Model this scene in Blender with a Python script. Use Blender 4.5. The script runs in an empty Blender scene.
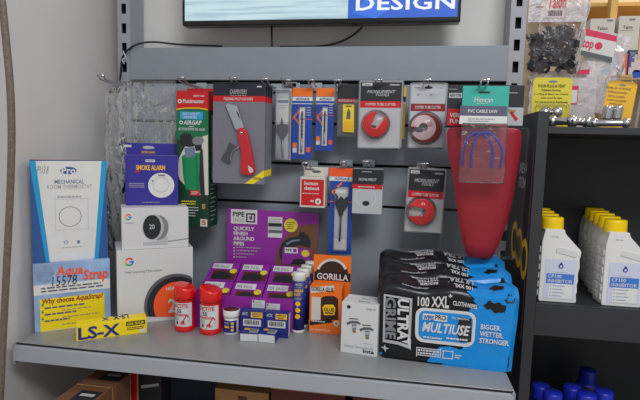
import bpy, bmesh, math, random
from mathutils import Vector, Matrix, Euler
random.seed(7)
scene = bpy.context.scene
COL = scene.collection

# ------------------------------------------------------------------ camera
FPX = 500.0
CP = Vector((0.7464, -1.2663, 0.4179)); YAW, PITCH, ROLL = .1612, .1047, .0257
cf = Vector((-math.sin(YAW)*math.cos(PITCH), math.cos(YAW)*math.cos(PITCH), -math.sin(PITCH)))
cr = Vector((math.cos(YAW), math.sin(YAW), 0)); cu = cr.cross(cf)
cr, cu = cr*math.cos(ROLL)+cu*math.sin(ROLL), cu*math.cos(ROLL)-cr*math.sin(ROLL)
cam_d = bpy.data.cameras.new('camera'); cam = bpy.data.objects.new('camera', cam_d); COL.objects.link(cam)
mw = Matrix((cr, cu, -cf)).transposed().to_4x4(); mw.translation = CP; cam.matrix_world = mw
cam_d.sensor_fit = 'HORIZONTAL'; cam_d.sensor_width = 36; cam_d.lens = FPX/640*36
cam_d.clip_start = .02; scene.camera = cam

# ------------------------------------------------------------------ world, lights, exposure
def lin(c):
    c = c/255.0
    return c/12.92 if c <= .04045 else ((c+.055)/1.055)**2.4
def C(r, g, b): return (lin(r), lin(g), lin(b), 1)
w = bpy.data.worlds.new('world'); scene.world = w; w.use_nodes = True
w.node_tree.nodes['Background'].inputs[0].default_value = (.94, .96, 1.0, 1)
w.node_tree.nodes['Background'].inputs[1].default_value = .34
def area(name, loc, target, sx, sy, power, col):
    d = bpy.data.lights.new(name, 'AREA'); d.shape = 'RECTANGLE'; d.size = sx; d.size_y = sy; d.energy = power; d.color = col
    o = bpy.data.objects.new(name, d); COL.objects.link(o); o.location = loc
    o.rotation_euler = (Vector(target)-Vector(loc)).to_track_quat('-Z', 'Y').to_euler(); return o
area('ceiling_panel_light', (1.35, -1.9, 1.75), (1.2, -1.2, 0), 1.2, .6, 27, (.97, .985, 1.0))
area('ceiling_panel_light', (2.2, .35, 1.75), (2.0, .4, 0), .6, .6, 16, (1.0, .86, .68))
scene.view_settings.view_transform = 'Standard'; scene.view_settings.look = 'None'
scene.view_settings.gamma = 1; scene.view_settings.use_curve_mapping = False
scene.view_settings.exposure = 0.28

# ------------------------------------------------------------------ unprojection to real depths
def ray(x, y): return cf + cr*((x-320)/FPX) - cu*((y-200)/FPX)
def atY(x, y, Y): d = ray(x, y); return CP + d*((Y-CP.y)/d.y)
def atZ(x, y, Z=0.0): d = ray(x, y); return CP + d*((Z-CP.z)/d.z)
def atX(x, y, X): d = ray(x, y); return CP + d*((X-CP.x)/d.x)
def proj(q):
    d = Vector(q)-CP; z = d.dot(cf); return 320+FPX*d.dot(cr)/z, 200-FPX*d.dot(cu)/z
def height_at(x, y, py):
    lo, hi = -1.0, 1.5
    for _ in range(50):
        m = (lo+hi)/2
        if proj((x, y, m))[1] > py: lo = m
        else: hi = m
    return lo

# ------------------------------------------------------------------ materials
MATS = {}
def mat(name, rgb=(128, 128, 128), rough=.5, metal=0, var=0.0, scale=60, bump=0.0, emit=0, coat=0, spec=.5):
    if name in MATS: return MATS[name]
    m = bpy.data.materials.new(name); m.use_nodes = True; n = m.node_tree.nodes; l = m.node_tree.links
    b = n['Principled BSDF']; c = C(*rgb)
    b.inputs['Base Color'].default_value = c; b.inputs['Roughness'].default_value = rough
    b.inputs['Metallic'].default_value = metal; b.inputs['Specular IOR Level'].default_value = spec
    b.inputs['Coat Weight'].default_value = coat
    if var or bump:
        tc = n.new('ShaderNodeTexCoord'); nz = n.new('ShaderNodeTexNoise'); nz.inputs['Scale'].default_value = scale
        nz.inputs['Detail'].default_value = 6; l.new(tc.outputs['Object'], nz.inputs['Vector'])
        if var:
            r = n.new('ShaderNodeValToRGB'); e = r.color_ramp.elements
            e[0].position = .3; e[1].position = .7
            e[0].color = tuple(max(0, x*(1-var)) for x in c[:3])+(1,); e[1].color = tuple(min(1, x*(1+var)) for x in c[:3])+(1,)
            l.new(nz.outputs['Fac'], r.inputs['Fac']); l.new(r.outputs['Color'], b.inputs['Base Color'])
        if bump:
            bp = n.new('ShaderNodeBump'); bp.inputs['Strength'].default_value = bump; bp.inputs['Distance'].default_value = .004
            l.new(nz.outputs['Fac'], bp.inputs['Height']); l.new(bp.outputs['Normal'], b.inputs['Normal'])
    if emit:
        b.inputs['Emission Color'].default_value = c; b.inputs['Emission Strength'].default_value = emit
        b.inputs['Base Color'].default_value = (0.01, .01, .01, 1)
    MATS[name] = m; return m
def clear(name, tint=(235, 240, 245), body=.06, rough=.12, gloss=1.0, bump=0.0, scale=40):
    """clear plastic film: transparent + fresnel gloss + a little milky body"""
    if name in MATS: return MATS[name]
    m = bpy.data.materials.new(name); m.use_nodes = True; n = m.node_tree.nodes; l = m.node_tree.links
    n.remove(n['Principled BSDF']); out = n['Material Output']
    tr = n.new('ShaderNodeBsdfTransparent'); gl = n.new('ShaderNodeBsdfGlossy'); gl.inputs['Roughness'].default_value = rough
    df = n.new('ShaderNodeBsdfDiffuse'); df.inputs['Color'].default_value = C(*tint)
    m1 = n.new('ShaderNodeMixShader'); m1.inputs[0].default_value = body
    l.new(tr.outputs[0], m1.inputs[1]); l.new(df.outputs[0], m1.inputs[2])
    fr = n.new('ShaderNodeFresnel'); fr.inputs['IOR'].default_value = 1.45
    mu = n.new('ShaderNodeMath'); mu.operation = 'MULTIPLY'; mu.inputs[1].default_value = gloss; l.new(fr.outputs[0], mu.inputs[0])
    m2 = n.new('ShaderNodeMixShader'); l.new(mu.outputs[0], m2.inputs[0]); l.new(m1.outputs[0], m2.inputs[1]); l.new(gl.outputs[0], m2.inputs[2])
    l.new(m2.outputs[0], out.inputs['Surface'])
    if bump:
        tc = n.new('ShaderNodeTexCoord'); nz = n.new('ShaderNodeTexNoise'); nz.inputs['Scale'].default_value = scale; nz.inputs['Distortion'].default_value = 1.5
        bp = n.new('ShaderNodeBump'); bp.inputs['Strength'].default_value = bump; bp.inputs['Distance'].default_value = .01
        l.new(tc.outputs['Object'], nz.inputs['Vector']); l.new(nz.outputs['Fac'], bp.inputs['Height'])
        for s in (gl, df, fr): l.new(bp.outputs['Normal'], s.inputs['Normal'])
    MATS[name] = m; return m

mat('wall', (216, 212, 209), .85, var=.03, scale=6, bump=.05)
mat('wall_white', (222, 221, 218), .85, var=.03, scale=8, bump=.05)
mat('floor', (158, 146, 136), .6, var=.1, scale=8)
mat('grey_metal', (142, 149, 158), .45, var=.03, scale=25, spec=.4)
mat('upright_metal', (160, 162, 168), .45, var=.03, scale=25)
mat('shelf_metal', (140, 142, 143), .3, var=.03, scale=20, spec=.5)
mat('fascia', (160, 165, 172), .35, var=.02, scale=20)
mat('groove', (22, 24, 28), .8)
mat('lower_panel', (70, 78, 96), .6, var=.05)
mat('black_laminate', (48, 49, 52), .55, var=.06, scale=40)
mat('black', (16, 16, 18), .5); mat('black_gloss', (14, 14, 16), .2); mat('ink', (20, 20, 30), .7)
mat('white', (216, 216, 216), .5); mat('paper', (226, 226, 222), .7, var=.02); mat('offwhite', (214, 210, 200), .7)
mat('chrome', (205, 205, 208), .22, metal=1); mat('steel', (172, 180, 188), .35, metal=.5); mat('brass', (180, 150, 90), .3, metal=1)
mat('dark_steel', (84, 87, 92), .4, metal=.4)
mat('red', (206, 20, 28), .4); mat('red_gloss', (226, 22, 20), .25, coat=.3); mat('crimson', (196, 24, 40), .35, coat=.3)
mat('funnel_red', (158, 18, 40), .45, var=.06, scale=12)
mat('yellow', (250, 222, 20), .5); mat('gold', (252, 196, 0), .45); mat('capyellow', (248, 208, 0), .4)
mat('lime_yellow', (224, 208, 56), .5); mat('cream_yellow', (232, 228, 110), .55)
mat('orange', (246, 120, 26), .45); mat('orange_red', (250, 92, 36), .45)
mat('purple', (146, 38, 158), .42, var=.05, scale=20); mat('purple_dark', (64, 20, 74), .5)
mat('navy', (34, 44, 128), .45); mat('blue', (34, 84, 178), .42); mat('packblue', (30, 72, 170), .4)
mat('indigo', (52, 44, 150), .4); mat('ptc_blue', (48, 92, 158), .45); mat('cyan', (32, 160, 214), .45)
mat('wipe_blue', (16, 142, 222), .3, var=.06, scale=30); mat('wipe_black', (22, 22, 26), .28, bump=.25, scale=25)
mat('sky_print', (150, 178, 220), .55, var=.25, scale=18); mat('teal', (54, 178, 164), .5)
mat('green', (10, 112, 70), .45); mat('dark_green', (8, 62, 40), .5); mat('bright_green', (0, 140, 84), .4)
mat('charcoal', (34, 36, 42), .45); mat('card_navy', (28, 32, 48), .45); mat('card_grey', (122, 122, 134), .5, var=.04)
mat('light_grey', (186, 188, 192), .5); mat('mid_grey', (130, 132, 136), .5); mat('silver_card', (196, 200, 206), .35)
mat('slate', (92, 92, 116), .5); mat('cardboard', (176, 132, 84), .75, var=.08, scale=40)
mat('brown_box', (112, 74, 50), .6, var=.08, scale=30); mat('maroon_box', (96, 40, 34), .6, var=.08)
mat('cable_black', (18, 20, 26), .45); mat('cable_blue', (46, 66, 196), .4); mat('bottle_white', (226, 226, 224), .4)
mat('label_lilac', (206, 212, 232), .5); mat('label_blue', (62, 124, 208), .45); mat('cap_blue', (30, 46, 180), .35)
mat('dark_bottle', (22, 24, 40), .3); mat('hose', (112, 100, 90), .5, var=.3, scale=160, bump=.4)
mat('wood', (214, 172, 96), .6, var=.1, scale=15); mat('beige', (226, 206, 176), .8, var=.04); mat('peach', (236, 190, 150), .6)
mat('grime_grey', (92, 96, 102), .4); mat('plum', (48, 28, 34), .5); mat('magenta', (224, 40, 92), .5); mat('brown', (92, 44, 34), .4)
mat('pink_white', (222, 196, 200), .5); mat('dkred', (150, 24, 30), .45); mat('gblue', (66, 133, 244), .5); mat('gred', (234, 67, 53), .5)
mat('ggreen', (52, 168, 83), .5); mat('gyellow', (251, 188, 5), .5); mat('bluegrey', (110, 130, 156), .4)
mat('text_grey', (120, 122, 126), .6); mat('text_light', (170, 172, 176), .6); mat('glue_brown', (58, 32, 20), .3)
clear('blister', body=.012, gloss=.55, rough=.1); clear('blister_haze', body=.06, rough=.2, bump=.15, scale=30)
clear('bag', (196, 202, 208), body=.12, rough=.25, bump=1.0, scale=22)
clear('bag_white', (232, 226, 230), body=.5, rough=.3, bump=.6, scale=30)
clear('bag_milky', (230, 220, 224), body=.06, rough=.25, bump=.6, scale=30)
clear('bag_thin', (220, 220, 225), body=.04, rough=.15, bump=.5, scale=40)
clear('shrink', (200, 205, 210), body=.004, rough=.12, gloss=.22)

# ------------------------------------------------------------------ mesh builder
class MB:
    def __init__(s): s.v = []; s.f = []
    def add(s, vs, fs):
        n = len(s.v); s.v += [tuple(p) for p in vs]; s.f += [tuple(i+n for i in q) for q in fs]; return s
    def box(s, x0, x1, y0, y1, z0, z1):
        return s.add([(x, y, z) for z in (z0, z1) for y in (y0, y1) for x in (x0, x1)],
                     [(0, 2, 3, 1), (4, 5, 7, 6), (0, 1, 5, 4), (2, 6, 7, 3), (0, 4, 6, 2), (1, 3, 7, 5)])
    def prism(s, pts, y0, y1):
        """outline in (x,z), counter-clockwise seen from the front (-y), extruded from y0 (front) to y1"""
        n = len(pts)
        return s.add([(x, y0, z) for x, z in pts]+[(x, y1, z) for x, z in pts],
                     [tuple(range(n)), tuple(range(2*n-1, n-1, -1))]+[(i, i+n, (i+1) % n+n, (i+1) % n) for i in range(n)])
    def lathe(s, prof, n=24, c=(0, 0, 0), sy=1.0):
        vs = []; m = len(prof)
        for r, z in prof:
            for k in range(n):
                a = 2*math.pi*k/n; vs.append((c[0]+r*math.cos(a), c[1]+r*math.sin(a)*sy, c[2]+z))
        fs = [(j*n+k, j*n+(k+1) % n, (j+1)*n+(k+1) % n, (j+1)*n+k) for j in range(m-1) for k in range(n)]
        fs += [tuple(range(n-1, -1, -1)), tuple(range((m-1)*n, m*n))]
        return s.add(vs, fs)
    def tube(s, pts, r, n=8):
        pts = [Vector(p) for p in pts]; vs = []; m = len(pts); up = None
        for i, p in enumerate(pts):
            t = (pts[min(i+1, m-1)]-pts[max(i-1, 0)]).normalized()
            if up is None: up = Vector((0, 0, 1)) if abs(t.z) < .9 else Vector((1, 0, 0))
            a = t.cross(up).normalized(); b = a.cross(t); up = b
            rr = r[i] if isinstance(r, (list, tuple)) else r
            for k in range(n):
                q = 2*math.pi*k/n; vs.append(p+a*math.cos(q)*rr+b*math.sin(q)*rr)
        fs = [(j*n+k, j*n+(k+1) % n, (j+1)*n+(k+1) % n, (j+1)*n+k) for j in range(m-1) for k in range(n)]
        fs += [tuple(range(n-1, -1, -1)), tuple(range((m-1)*n, m*n))]
        return s.add(vs, fs)
    def build(s, name, m, parent=None, bevel=0, smooth=False, seg=2):
        me = bpy.data.meshes.new(name); me.from_pydata(s.v, [], s.f); me.update()
        if smooth: me.polygons.foreach_set('use_smooth', [True]*len(me.polygons))
        me.materials.append(MATS[m] if isinstance(m, str) else m)
        bm = bmesh.new(); bm.from_mesh(me); bmesh.ops.recalc_face_normals(bm, faces=bm.faces)
        if bevel:
            bmesh.ops.bevel(bm, geom=[e for e in bm.edges if len(e.link_faces) == 2 and e.calc_face_angle(0) > .6], offset=bevel, segments=seg, affect='EDGES', profile=.6, clamp_overlap=True)
        bm.to_mesh(me); bm.free()
        o = bpy.data.objects.new(name, me); COL.objects.link(o)
        if parent is not None: o.parent = parent
        return o
def catmull(pts, k=6):
    pts = [Vector(p) for p in pts]; out = []
    for i in range(len(pts)-1):
        p0, p1, p2, p3 = pts[max(i-1, 0)], pts[i], pts[i+1], pts[min(i+2, len(pts)-1)]
        for j in range(k):
            t = j/k; out.append(.5*((2*p1)+(p2-p0)*t+(2*p0-5*p1+4*p2-p3)*t*t+(3*p1-p0-3*p2+p3)*t**3))
    return out+[pts[-1]]
def rrect(x0, x1, z0, z1, r, k=4):
    out = []
    for cx, cz, a0 in ((x1-r, z0+r, -90), (x1-r, z1-r, 0), (x0+r, z1-r, 90), (x0+r, z0+r, 180)):
        for j in range(k+1):
            a = math.radians(a0+90*j/k); out.append((cx+r*math.cos(a), cz+r*math.sin(a)))
    return out
def tag(o, label, cat, group=None):
    o['label'] = label; o['category'] = cat
    if group: o['group'] = group
    return o
def struct(o): o['kind'] = 'structure'; return o
TXT = {}
def glyphs(s, bold, shear, space):
    k = (s, bold, shear, space)
    if k not in TXT:
        c = bpy.data.curves.new('t', 'FONT'); c.body = s; c.resolution_u = 2; c.offset = bold*.6; c.shear = shear; c.space_character = space; c.fill_mode = 'FRONT'
        c.space_line = 1.0
        o = bpy.data.objects.new('t', c); me = bpy.data.meshes.new_from_object(o)
        v = [(p.co.x, p.co.y) for p in me.vertices]; f = [tuple(p.vertices) for p in me.polygons]
        bpy.data.objects.remove(o); bpy.data.curves.remove(c); bpy.data.meshes.remove(me)
        x0 = min(p[0] for p in v); x1 = max(p[0] for p in v); y0 = min(p[1] for p in v); y1 = max(p[1] for p in v)
        TXT[k] = ([((x-x0)/(x1-x0), (y-y0)/(y1-y0)) for x, y in v], f)
    return TXT[k]

# ------------------------------------------------------------------ a thing: an Empty at its base, parts and flat print on its faces
JOIN = {'header_rim', 'logo_mark', 'logo_blue', 'title_frame', 'info_frame', 'thermostat_outline'}   # one drawn shape from several strokes
STUFF = {'barcode', 'fine_text', 'side_text', 'bullet_text'}                                     # print too small to pick apart
class Thing:
    """local frame: x right, z up, front face in the plane y = 0, body behind it (y > 0)"""
    def __init__(s, name, label, cat, loc, rotz=0, w=0, h=0, group=None, tilt=0, lean=0):
        s.o = bpy.data.objects.new(name, None); COL.objects.link(s.o); s.o.empty_display_size = .03
        s.o.location = loc; s.o.rotation_mode = 'XYZ'; s.o.rotation_euler = (lean, tilt, rotz)
        tag(s.o, label, cat, group)
        s.M = Matrix.Translation(Vector(loc)) @ Euler((lean, tilt, rotz), 'XYZ').to_matrix().to_4x4(); s.MI = s.M.inverted()
        s.w, s.h, s.acc, s.root = w, h, {}, s.o
        s.front()
    def front(s, y=0.0): s.F = (Vector((0, y, 0)), Vector((1, 0, 0)), Vector((0, 0, 1)), Vector((0, -1, 0))); s.wrap = None
    def right(s, x=None): s.F = (Vector((s.w/2 if x is None else x, 0, 0)), Vector((0, 1, 0)), Vector((0, 0, 1)), Vector((1, 0, 0))); s.wrap = None
    def left(s, x): s.F = (Vector((x, 0, 0)), Vector((0, -1, 0)), Vector((0, 0, 1)), Vector((-1, 0, 0))); s.wrap = None
    def top(s, z=None): s.F = (Vector((0, 0, s.h if z is None else z)), Vector((1, 0, 0)), Vector((0, 1, 0)), Vector((0, 0, 1))); s.wrap = None
    def uv(s, px, py):
        o = s.MI @ CP; d = s.MI.to_3x3() @ ray(px, py); O, U, V, N = s.F
        p = o + d*((O-o).dot(N)/d.dot(N)) - O
        return p.dot(U), p.dot(V)
    def P(s, a, b, e):
        O, U, V, N = s.F; p = O+U*a+V*b+N*e
        if s.wrap:
            R, cy = s.wrap
            R += e; x = max(-R*.999, min(R*.999, p.x)); p = Vector((x, cy-math.sqrt(R*R-x*x), p.z))
        return p
    def put(s, name, m, pts, faces, L):
        key = (name, m, 0 if (name in JOIN or name in STUFF) else len(s.acc)+1)
        mb = s.acc.setdefault(key, MB()); mb.add([s.P(a, b, .0004*L) for a, b in pts], faces)
    # --- local (metre) versions
    def rectL(s, name, m, a0, b0, a1, b1, L=1, n=1):
        if s.wrap: n = 12
        pts = [(a0+(a1-a0)*i/n, b) for b in (b0, b1) for i in range(n+1)]
        s.put(name, m, pts, [(i, i+1, i+n+2, i+n+1) for i in range(n)], L)
    def textL(s, name, m, t, a0, b0, a1, b1, L=2, bold=0.02, shear=0, space=1, rot=0):
        v, f = glyphs(t, bold, shear, space); out = []
        for x, y in v:
            if rot == 180: x, y = 1-x, 1-y
            elif rot == -90: x, y = y, 1-x
            elif rot == 90: x, y = 1-y, x
            out.append((a0+(a1-a0)*x, b0+(b1-b0)*y))
        s.put(name, m, out, f, L)
    def box_px(s, x0, y0, x1, y1):
        xm, ym = (x0+x1)/2, (y0+y1)/2
        return s.uv(x0, ym)[0], s.uv(xm, y1)[1], s.uv(x1, ym)[0], s.uv(xm, y0)[1]
    # --- versions that read the place of a print off the photograph
    def rect(s, name, m, x0, y0, x1, y1, L=1): s.rectL(name, m, *s.box_px(x0, y0, x1, y1), L=L)
    def text(s, name, m, t, x0, y0, x1, y1, L=2, **k): s.textL(name, m, t, *s.box_px(x0, y0, x1, y1), L=L, **k)
    def poly(s, name, m, pts, L=1): s.put(name, m, [s.uv(*p) for p in pts], [tuple(range(len(pts)))], L)
    def disc(s, name, m, cx, cy, r, L=1, n=28, a0=0, a1=360, r0=0, asp=1.0):
        a, b = s.uv(cx, cy); k = abs(s.uv(cx+r, cy)[0]-a)/r; s.discL(name, m, a, b, r*k, L, n, a0, a1, r0*k, asp)
    def discL(s, name, m, a, b, r, L=1, n=28, a0=0, a1=360, r0=0, asp=1.0):
        pts = []; full = abs(a1-a0) >= 360
        for i in range(n+1):
            t = math.radians(a0+(a1-a0)*i/n); pts += [(a+r*math.cos(t), b+r*math.sin(t)*asp), (a+r0*math.cos(t), b+r0*math.sin(t)*asp)]
        s.put(name, m, pts, [(2*i, 2*i+2, 2*i+3, 2*i+1) for i in range(n)], L)
    def micro(s, name, m, x0, y0, x1, y1, rows, L=2, fill=.45):
        """rows of print too small to read"""
        STUFF.add(name); a0, b0, a1, b1 = s.box_px(x0, y0, x1, y1); hh = (b1-b0)/rows; rnd = random.Random(int(x0*7+y0*13))
        for i in range(rows):
            a = a0; zb = b1-(i+1)*hh; end = a1-(a1-a0)*rnd.choice((0, .05, .25))
            while a < end:
                l = (a1-a0)*rnd.uniform(.06, .16); s.rectL(name, m, a, zb+hh*(.5-fill/2), min(a+l, end), zb+hh*(.5+fill/2), L); a += l+(a1-a0)*.025
    def barcode(s, name, x0, y0, x1, y1, L=2, bg='white'):
        s.rect(name+'_label', bg, x0, y0, x1, y1, L); a0, b0, a1, b1 = s.box_px(x0, y0, x1, y1); rnd = random.Random(3); W = a1-a0; a = a0+W*.07
        while a < a1-W*.1:
            l = W*rnd.choice((.02, .035, .05)); s.rectL(name, 'ink', a, b0+(b1-b0)*.22, a+l, b1-(b1-b0)*.12, L+1); a += l+W*rnd.choice((.025, .04))
    def build(s, name, m, mb, bevel=0, smooth=False, parent=None, seg=2): return mb.build(name, m, s.o if parent is None else parent, bevel, smooth, seg)
    def body(s, name, m, d, bevel=.001, w=None, h=None):
        w = w or s.w; h = h or s.h; s.root = MB().box(-w/2, w/2, 0, d, 0, h).build(name, m, s.o, bevel); return s.root
    def done(s):
        for (name, m, k), mb in s.acc.items():
            o = mb.build(name, m, s.root)
            if name in STUFF: o['kind'] = 'stuff'
        s.acc = {}; return s

def stand(name, label, cat, BL, BR, ytop, z=0.0, group=None):
    A = atZ(*BL, z); B = atZ(*BR, z); v = B-A; mid = (A+B)/2
    h = (height_at(A.x, A.y, ytop[0])+height_at(B.x, B.y, ytop[1]))/2-z
    return Thing(name, label, cat, mid, math.atan2(v.y, v.x), v.length, h, group)
def stand3(name, label, cat, TL, TR, BR, z=0.0, group=None):
    B = atZ(*BR, z); h = height_at(B.x, B.y, TR[1]); A = atZ(*TL, h); v = B-A; v.z = 0
    return Thing(name, label, cat, Vector(((A.x+B.x)/2, (A.y+B.y)/2, z)), math.atan2(v.y, v.x), v.length, h-z, group)
def stand_rot(name, label, cat, TL, TR, BR, rot, z=0.0, group=None):
    B = atZ(*BR, z); h = height_at(B.x, B.y, TR[1]); nn = Vector((-math.sin(rot), math.cos(rot), 0)); d = ray(*TL); A = CP+d*((B-CP).dot(nn)/d.dot(nn)); v = B-A; v.z = 0
    return Thing(name, label, cat, Vector(((A.x+B.x)/2, (A.y+B.y)/2, z)), rot, v.length, h-z, group)
def hang(name, label, cat, x0, y0, x1, y1, Y, group=None, tilt=0):
    xm, ym = (x0+x1)/2, (y0+y1)/2
    A = atY(x0, ym, Y); B = atY(x1, ym, Y); t = atY(xm, y0, Y).z; b = atY(xm, y1, Y)
    cx = (A.x+B.x)/2 if not tilt else b.x
    return Thing(name, label, cat, Vector((cx, Y, b.z)), 0, B.x-A.x, t-b.z, group, tilt)
def copy_tree(o, parent=None):
    c = o.copy(); COL.objects.link(c); c.parent = parent
    for ch in list(o.children): copy_tree(ch, c)
    return c

#@@STRUCTURE
# ================================================================== the room
SX0, SX1, SD = -.03, .956, .3816           # shelf ends and depth
FLOOR = -.62
struct(MB().box(-1.2, 3.2, -2.6, 1.4, FLOOR-.05, FLOOR).build('floor', 'floor'))
struct(MB().box(-.14, -.062, -2.6, .15, FLOOR, 1.9).build('wall_left', 'wall'))
struct(MB().box(-.062, 1.02, .075, .15, FLOOR, 1.9).build('wall_back', 'wall_white'))
struct(MB().box(1.0, 3.2, .86, .92, FLOOR, 1.9).build('wall_far', 'beige'))

def upright(label, xc):
    t = Thing('shelving_upright', label, 'upright', (xc, 0, FLOOR), 0, .036, .3, 'slotted shelving uprights')
    W = .018; top = 1.75; mb = MB(); H = top-FLOOR; zz = 0.0
    mb.box(-W, -.0068, 0, .002, 0, H); mb.box(.0068, W, 0, .002, 0, H)
    z0 = (.7702-FLOOR) % .0505
    z = z0-.0505
    while z < H:
        a, b = max(0, z+.013), min(H, z+.0505-.013); z += .0505
        if b > a: mb.box(-.0068, .0068, 0, .002, a, b)
    mb.box(-W, -W+.002, .002, .07, 0, H); mb.box(W-.002, W, .002, .07, 0, H)
    t.build('channel', 'upright_metal', mb)
    t.build('channel_web', 'groove', MB().box(-W+.002, W-.002, .02, .022, 0, H)); return t
upright('grey slotted steel upright in the left corner beside the plain wall', 0.0)
upright('grey slotted steel upright between television wall and the hanging plastic bags', 1.0)

# slatted back panel: one slat per 10 cm
pan = Thing('slatted_back_panel', 'grey metal slatted display panel behind the hanging goods', 'panel', (.4995, 0, 0), 0)
PX0, PX1 = -.481, .482
pan.build('backing', 'groove', MB().box(PX0, PX1, .012, .02, 0, .66))
zs = [.5850, .4805, .3785, .2755]
pan.build('slat', 'grey_metal', MB().box(PX0, PX1, -.006, .012, .585, .6678), .002)
for i in range(1, 4): pan.build('slat', 'grey_metal', MB().box(PX0, PX1, 0, .012, zs[i], zs[i-1]-(.009 if i == 1 else .0065)), .0015)
pan.build('slat', 'grey_metal', MB().box(PX0, PX1, 0, .012, 0, zs[3]-.007), .0015)
low = Thing('lower_back_panel', 'dark blue-grey back panel below the shelf', 'panel', (.4995, 0, FLOOR), 0)
for k in range(4): low.build('board', 'lower_panel', MB().box(PX0, PX1, 0, .012, .02+k*.148, .02+k*.148+.143), .0015)

# the shelf
sh = Thing('metal_shelf', 'long grey metal shelf carrying the boxed goods', 'shelf', ((SX0+SX1)/2, -SD, 0))
hw = (SX1-SX0)/2
sh.build('shelf_board', 'shelf_metal', MB().box(-hw, hw, .004, SD-.002, -.028, 0), .004, True, seg=3)
sh.build('price_strip', 'fascia', MB().add([(x, y, z) for x in (-hw, hw) for y, z in ((-.004, -.006), (0.004, -.003), (.004, -.036), (-.008, -.036))],
         [(0, 1, 2, 3), (4, 7, 6, 5), (0, 4, 5, 1), (3, 2, 6, 7), (0, 3, 7, 4), (1, 5, 6, 2)]), .0012)
sh.build('shelf_seam', 'groove', MB().box(-hw, hw, .0005, .004, -.004, -.0015))
for sx in (-1, 1):
    sh.build('end_bracket', 'grey_metal', MB().prism([(sx*hw-.003, -.045), (sx*hw+.003, -.045), (sx*hw+.003, -.002), (sx*hw-.003, -.002)], -.004, SD-.01), .001)
bs = Thing('bottom_shelf', 'lower grey shelf under the long metal shelf holding cartons', 'shelf', ((SX0+SX1)/2, -SD, -.34))
bs.build('shelf_board', 'shelf_metal', MB().box(-hw, hw, 0, SD-.002, -.03, 0), .003)
bs.build('price_strip', 'fascia', MB().box(-hw, hw, -.006, 0, -.036, -.002), .001)
bs.build('leg_panel', 'lower_panel', MB().box(-hw, hw, .03, .04, FLOOR+.34, -.03))

#@@TV
tl = atY(182, 25.8, -.02); tr = atY(460.5, 21.9, -.02); tw = tr.x-tl.x
tv = Thing('television', 'flat black-framed television showing a pale wood picture with DESIGN', 'television', ((tl.x+tr.x)/2, -.02, (tl.z+tr.z)/2), 0, tw, tw*.585)
TH = tw*.585
tv.root = tv.build('casing', 'black_gloss', MB().box(-tw/2, tw/2, .0, .035, 0, TH), .004)
tv.build('wall_mount', 'black', MB().box(-.1, .1, .036, .095, TH*.35, TH*.65))
m = bpy.data.materials.new('screen_wood'); m.use_nodes = True; MATS['screen_wood'] = m
n = m.node_tree.nodes; l = m.node_tree.links; b = n['Principled BSDF']; b.inputs['Base Color'].default_value = (.01, .01, .01, 1); b.inputs['Roughness'].default_value = .2
tc = n.new('ShaderNodeTexCoord'); mp = n.new('ShaderNodeMapping'); mp.inputs['Scale'].default_value = (2, 1, 45); nz = n.new('ShaderNodeTexNoise'); nz.inputs['Scale'].default_value = 2.2; nz.inputs['Detail'].default_value = 5
rp = n.new('ShaderNodeValToRGB'); rp.color_ramp.elements[0].position = .32; rp.color_ramp.elements[1].position = .55
rp.color_ramp.elements[0].color = C(150, 180, 196); rp.color_ramp.elements[1].color = C(198, 224, 232)
l.new(tc.outputs['Object'], mp.inputs[0]); l.new(mp.outputs[0], nz.inputs['Vector']); l.new(nz.outputs['Fac'], rp.inputs[0]); l.new(rp.outputs[0], b.inputs['Emission Color']); b.inputs['Emission Strength'].default_value = .8
bz = .008
tv.rectL('screen', 'screen_wood', -tw/2+bz, .012, tw/2-bz, TH-bz)
mat('screen_blue', (34, 92, 205), emit=.8); mat('screen_blue_light', (52, 112, 222), emit=.8); mat('screen_white', (240, 244, 250), emit=.8)
a = tv.uv(348, 10)[0]
tv.rectL('screen_banner', 'screen_blue', a, .012, tw/2-bz, .14, L=2)
tv.poly('screen_banner_shape', 'screen_blue_light', [(352, 13), (375, 18.5), (392, 8), (372, -6)], L=3)
tv.text('screen_lettering', 'screen_white', 'DESIGN', 356, -4.5, 455, 10, L=4, bold=.035, space=1.05)
tv.done()
def cable(name, label, pts, r, m='cable_black'):
    o = MB().tube(catmull(pts, 8), r, 8).build(name, m, None, 0, True); tag(o, label, 'cable'); return o
cable('power_cable', 'black cable running from the left upright along the panel top', [atY(119.5, 84, -.006), atY(121, 70, -.008), atY(122.5, 58, -.01), atY(129, 49, -.012), atY(140, 43.5, -.008), atY(155, 42, .01), atY(180, 44.5, .03), atY(222, 46, .04)], .0026)
cable('power_cable', 'short straight black cable hanging below the television middle', [atY(271.5, 20, .03), atY(271.7, 34, .03), atY(272, 50, .03)], .0028)
cable('power_cable', 'curved black cable bowing from the television to the panel top', [atY(366, 18, .03), atY(361, 28, .035), atY(350, 37, .04), atY(335, 43.5, .04), atY(315, 46.5, .045), atY(280, 46.8, .05)], .0028)
tie = MB().tube(catmull([atY(123, 51, -.016), atY(125.5, 57, -.02), atY(122, 60, -.02), atY(124.5, 64, -.016)], 5), .0012, 6).build('cable_tie', 'white'); tag(tie, 'small white tie knotted round the cable on the upright', 'tie')
hx = []
for px, py in ((-1, -30), (2, 0), (4, 20), (6.5, 45), (9.3, 75), (11, 105), (11.6, 135), (11, 170), (9.5, 210), (7, 260), (4.5, 310), (2, 360), (0, 400), (-3, 440)):
    hx.append(atY(px, py, -.47))
hx = [Vector((hx[0].x-.006, hx[0].y, 1.88)), Vector((hx[0].x-.004, hx[0].y, 1.3))]+hx+[Vector((hx[-1].x-.002, hx[-1].y, -.4)), Vector((hx[-1].x, hx[-1].y, FLOOR+.002))]
o = MB().tube(catmull(hx, 5), .0062, 8).build('hose', 'hose', None, 0, True); tag(o, 'thin brownish grey hose hanging down in front of the plain wall', 'hose')

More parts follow.
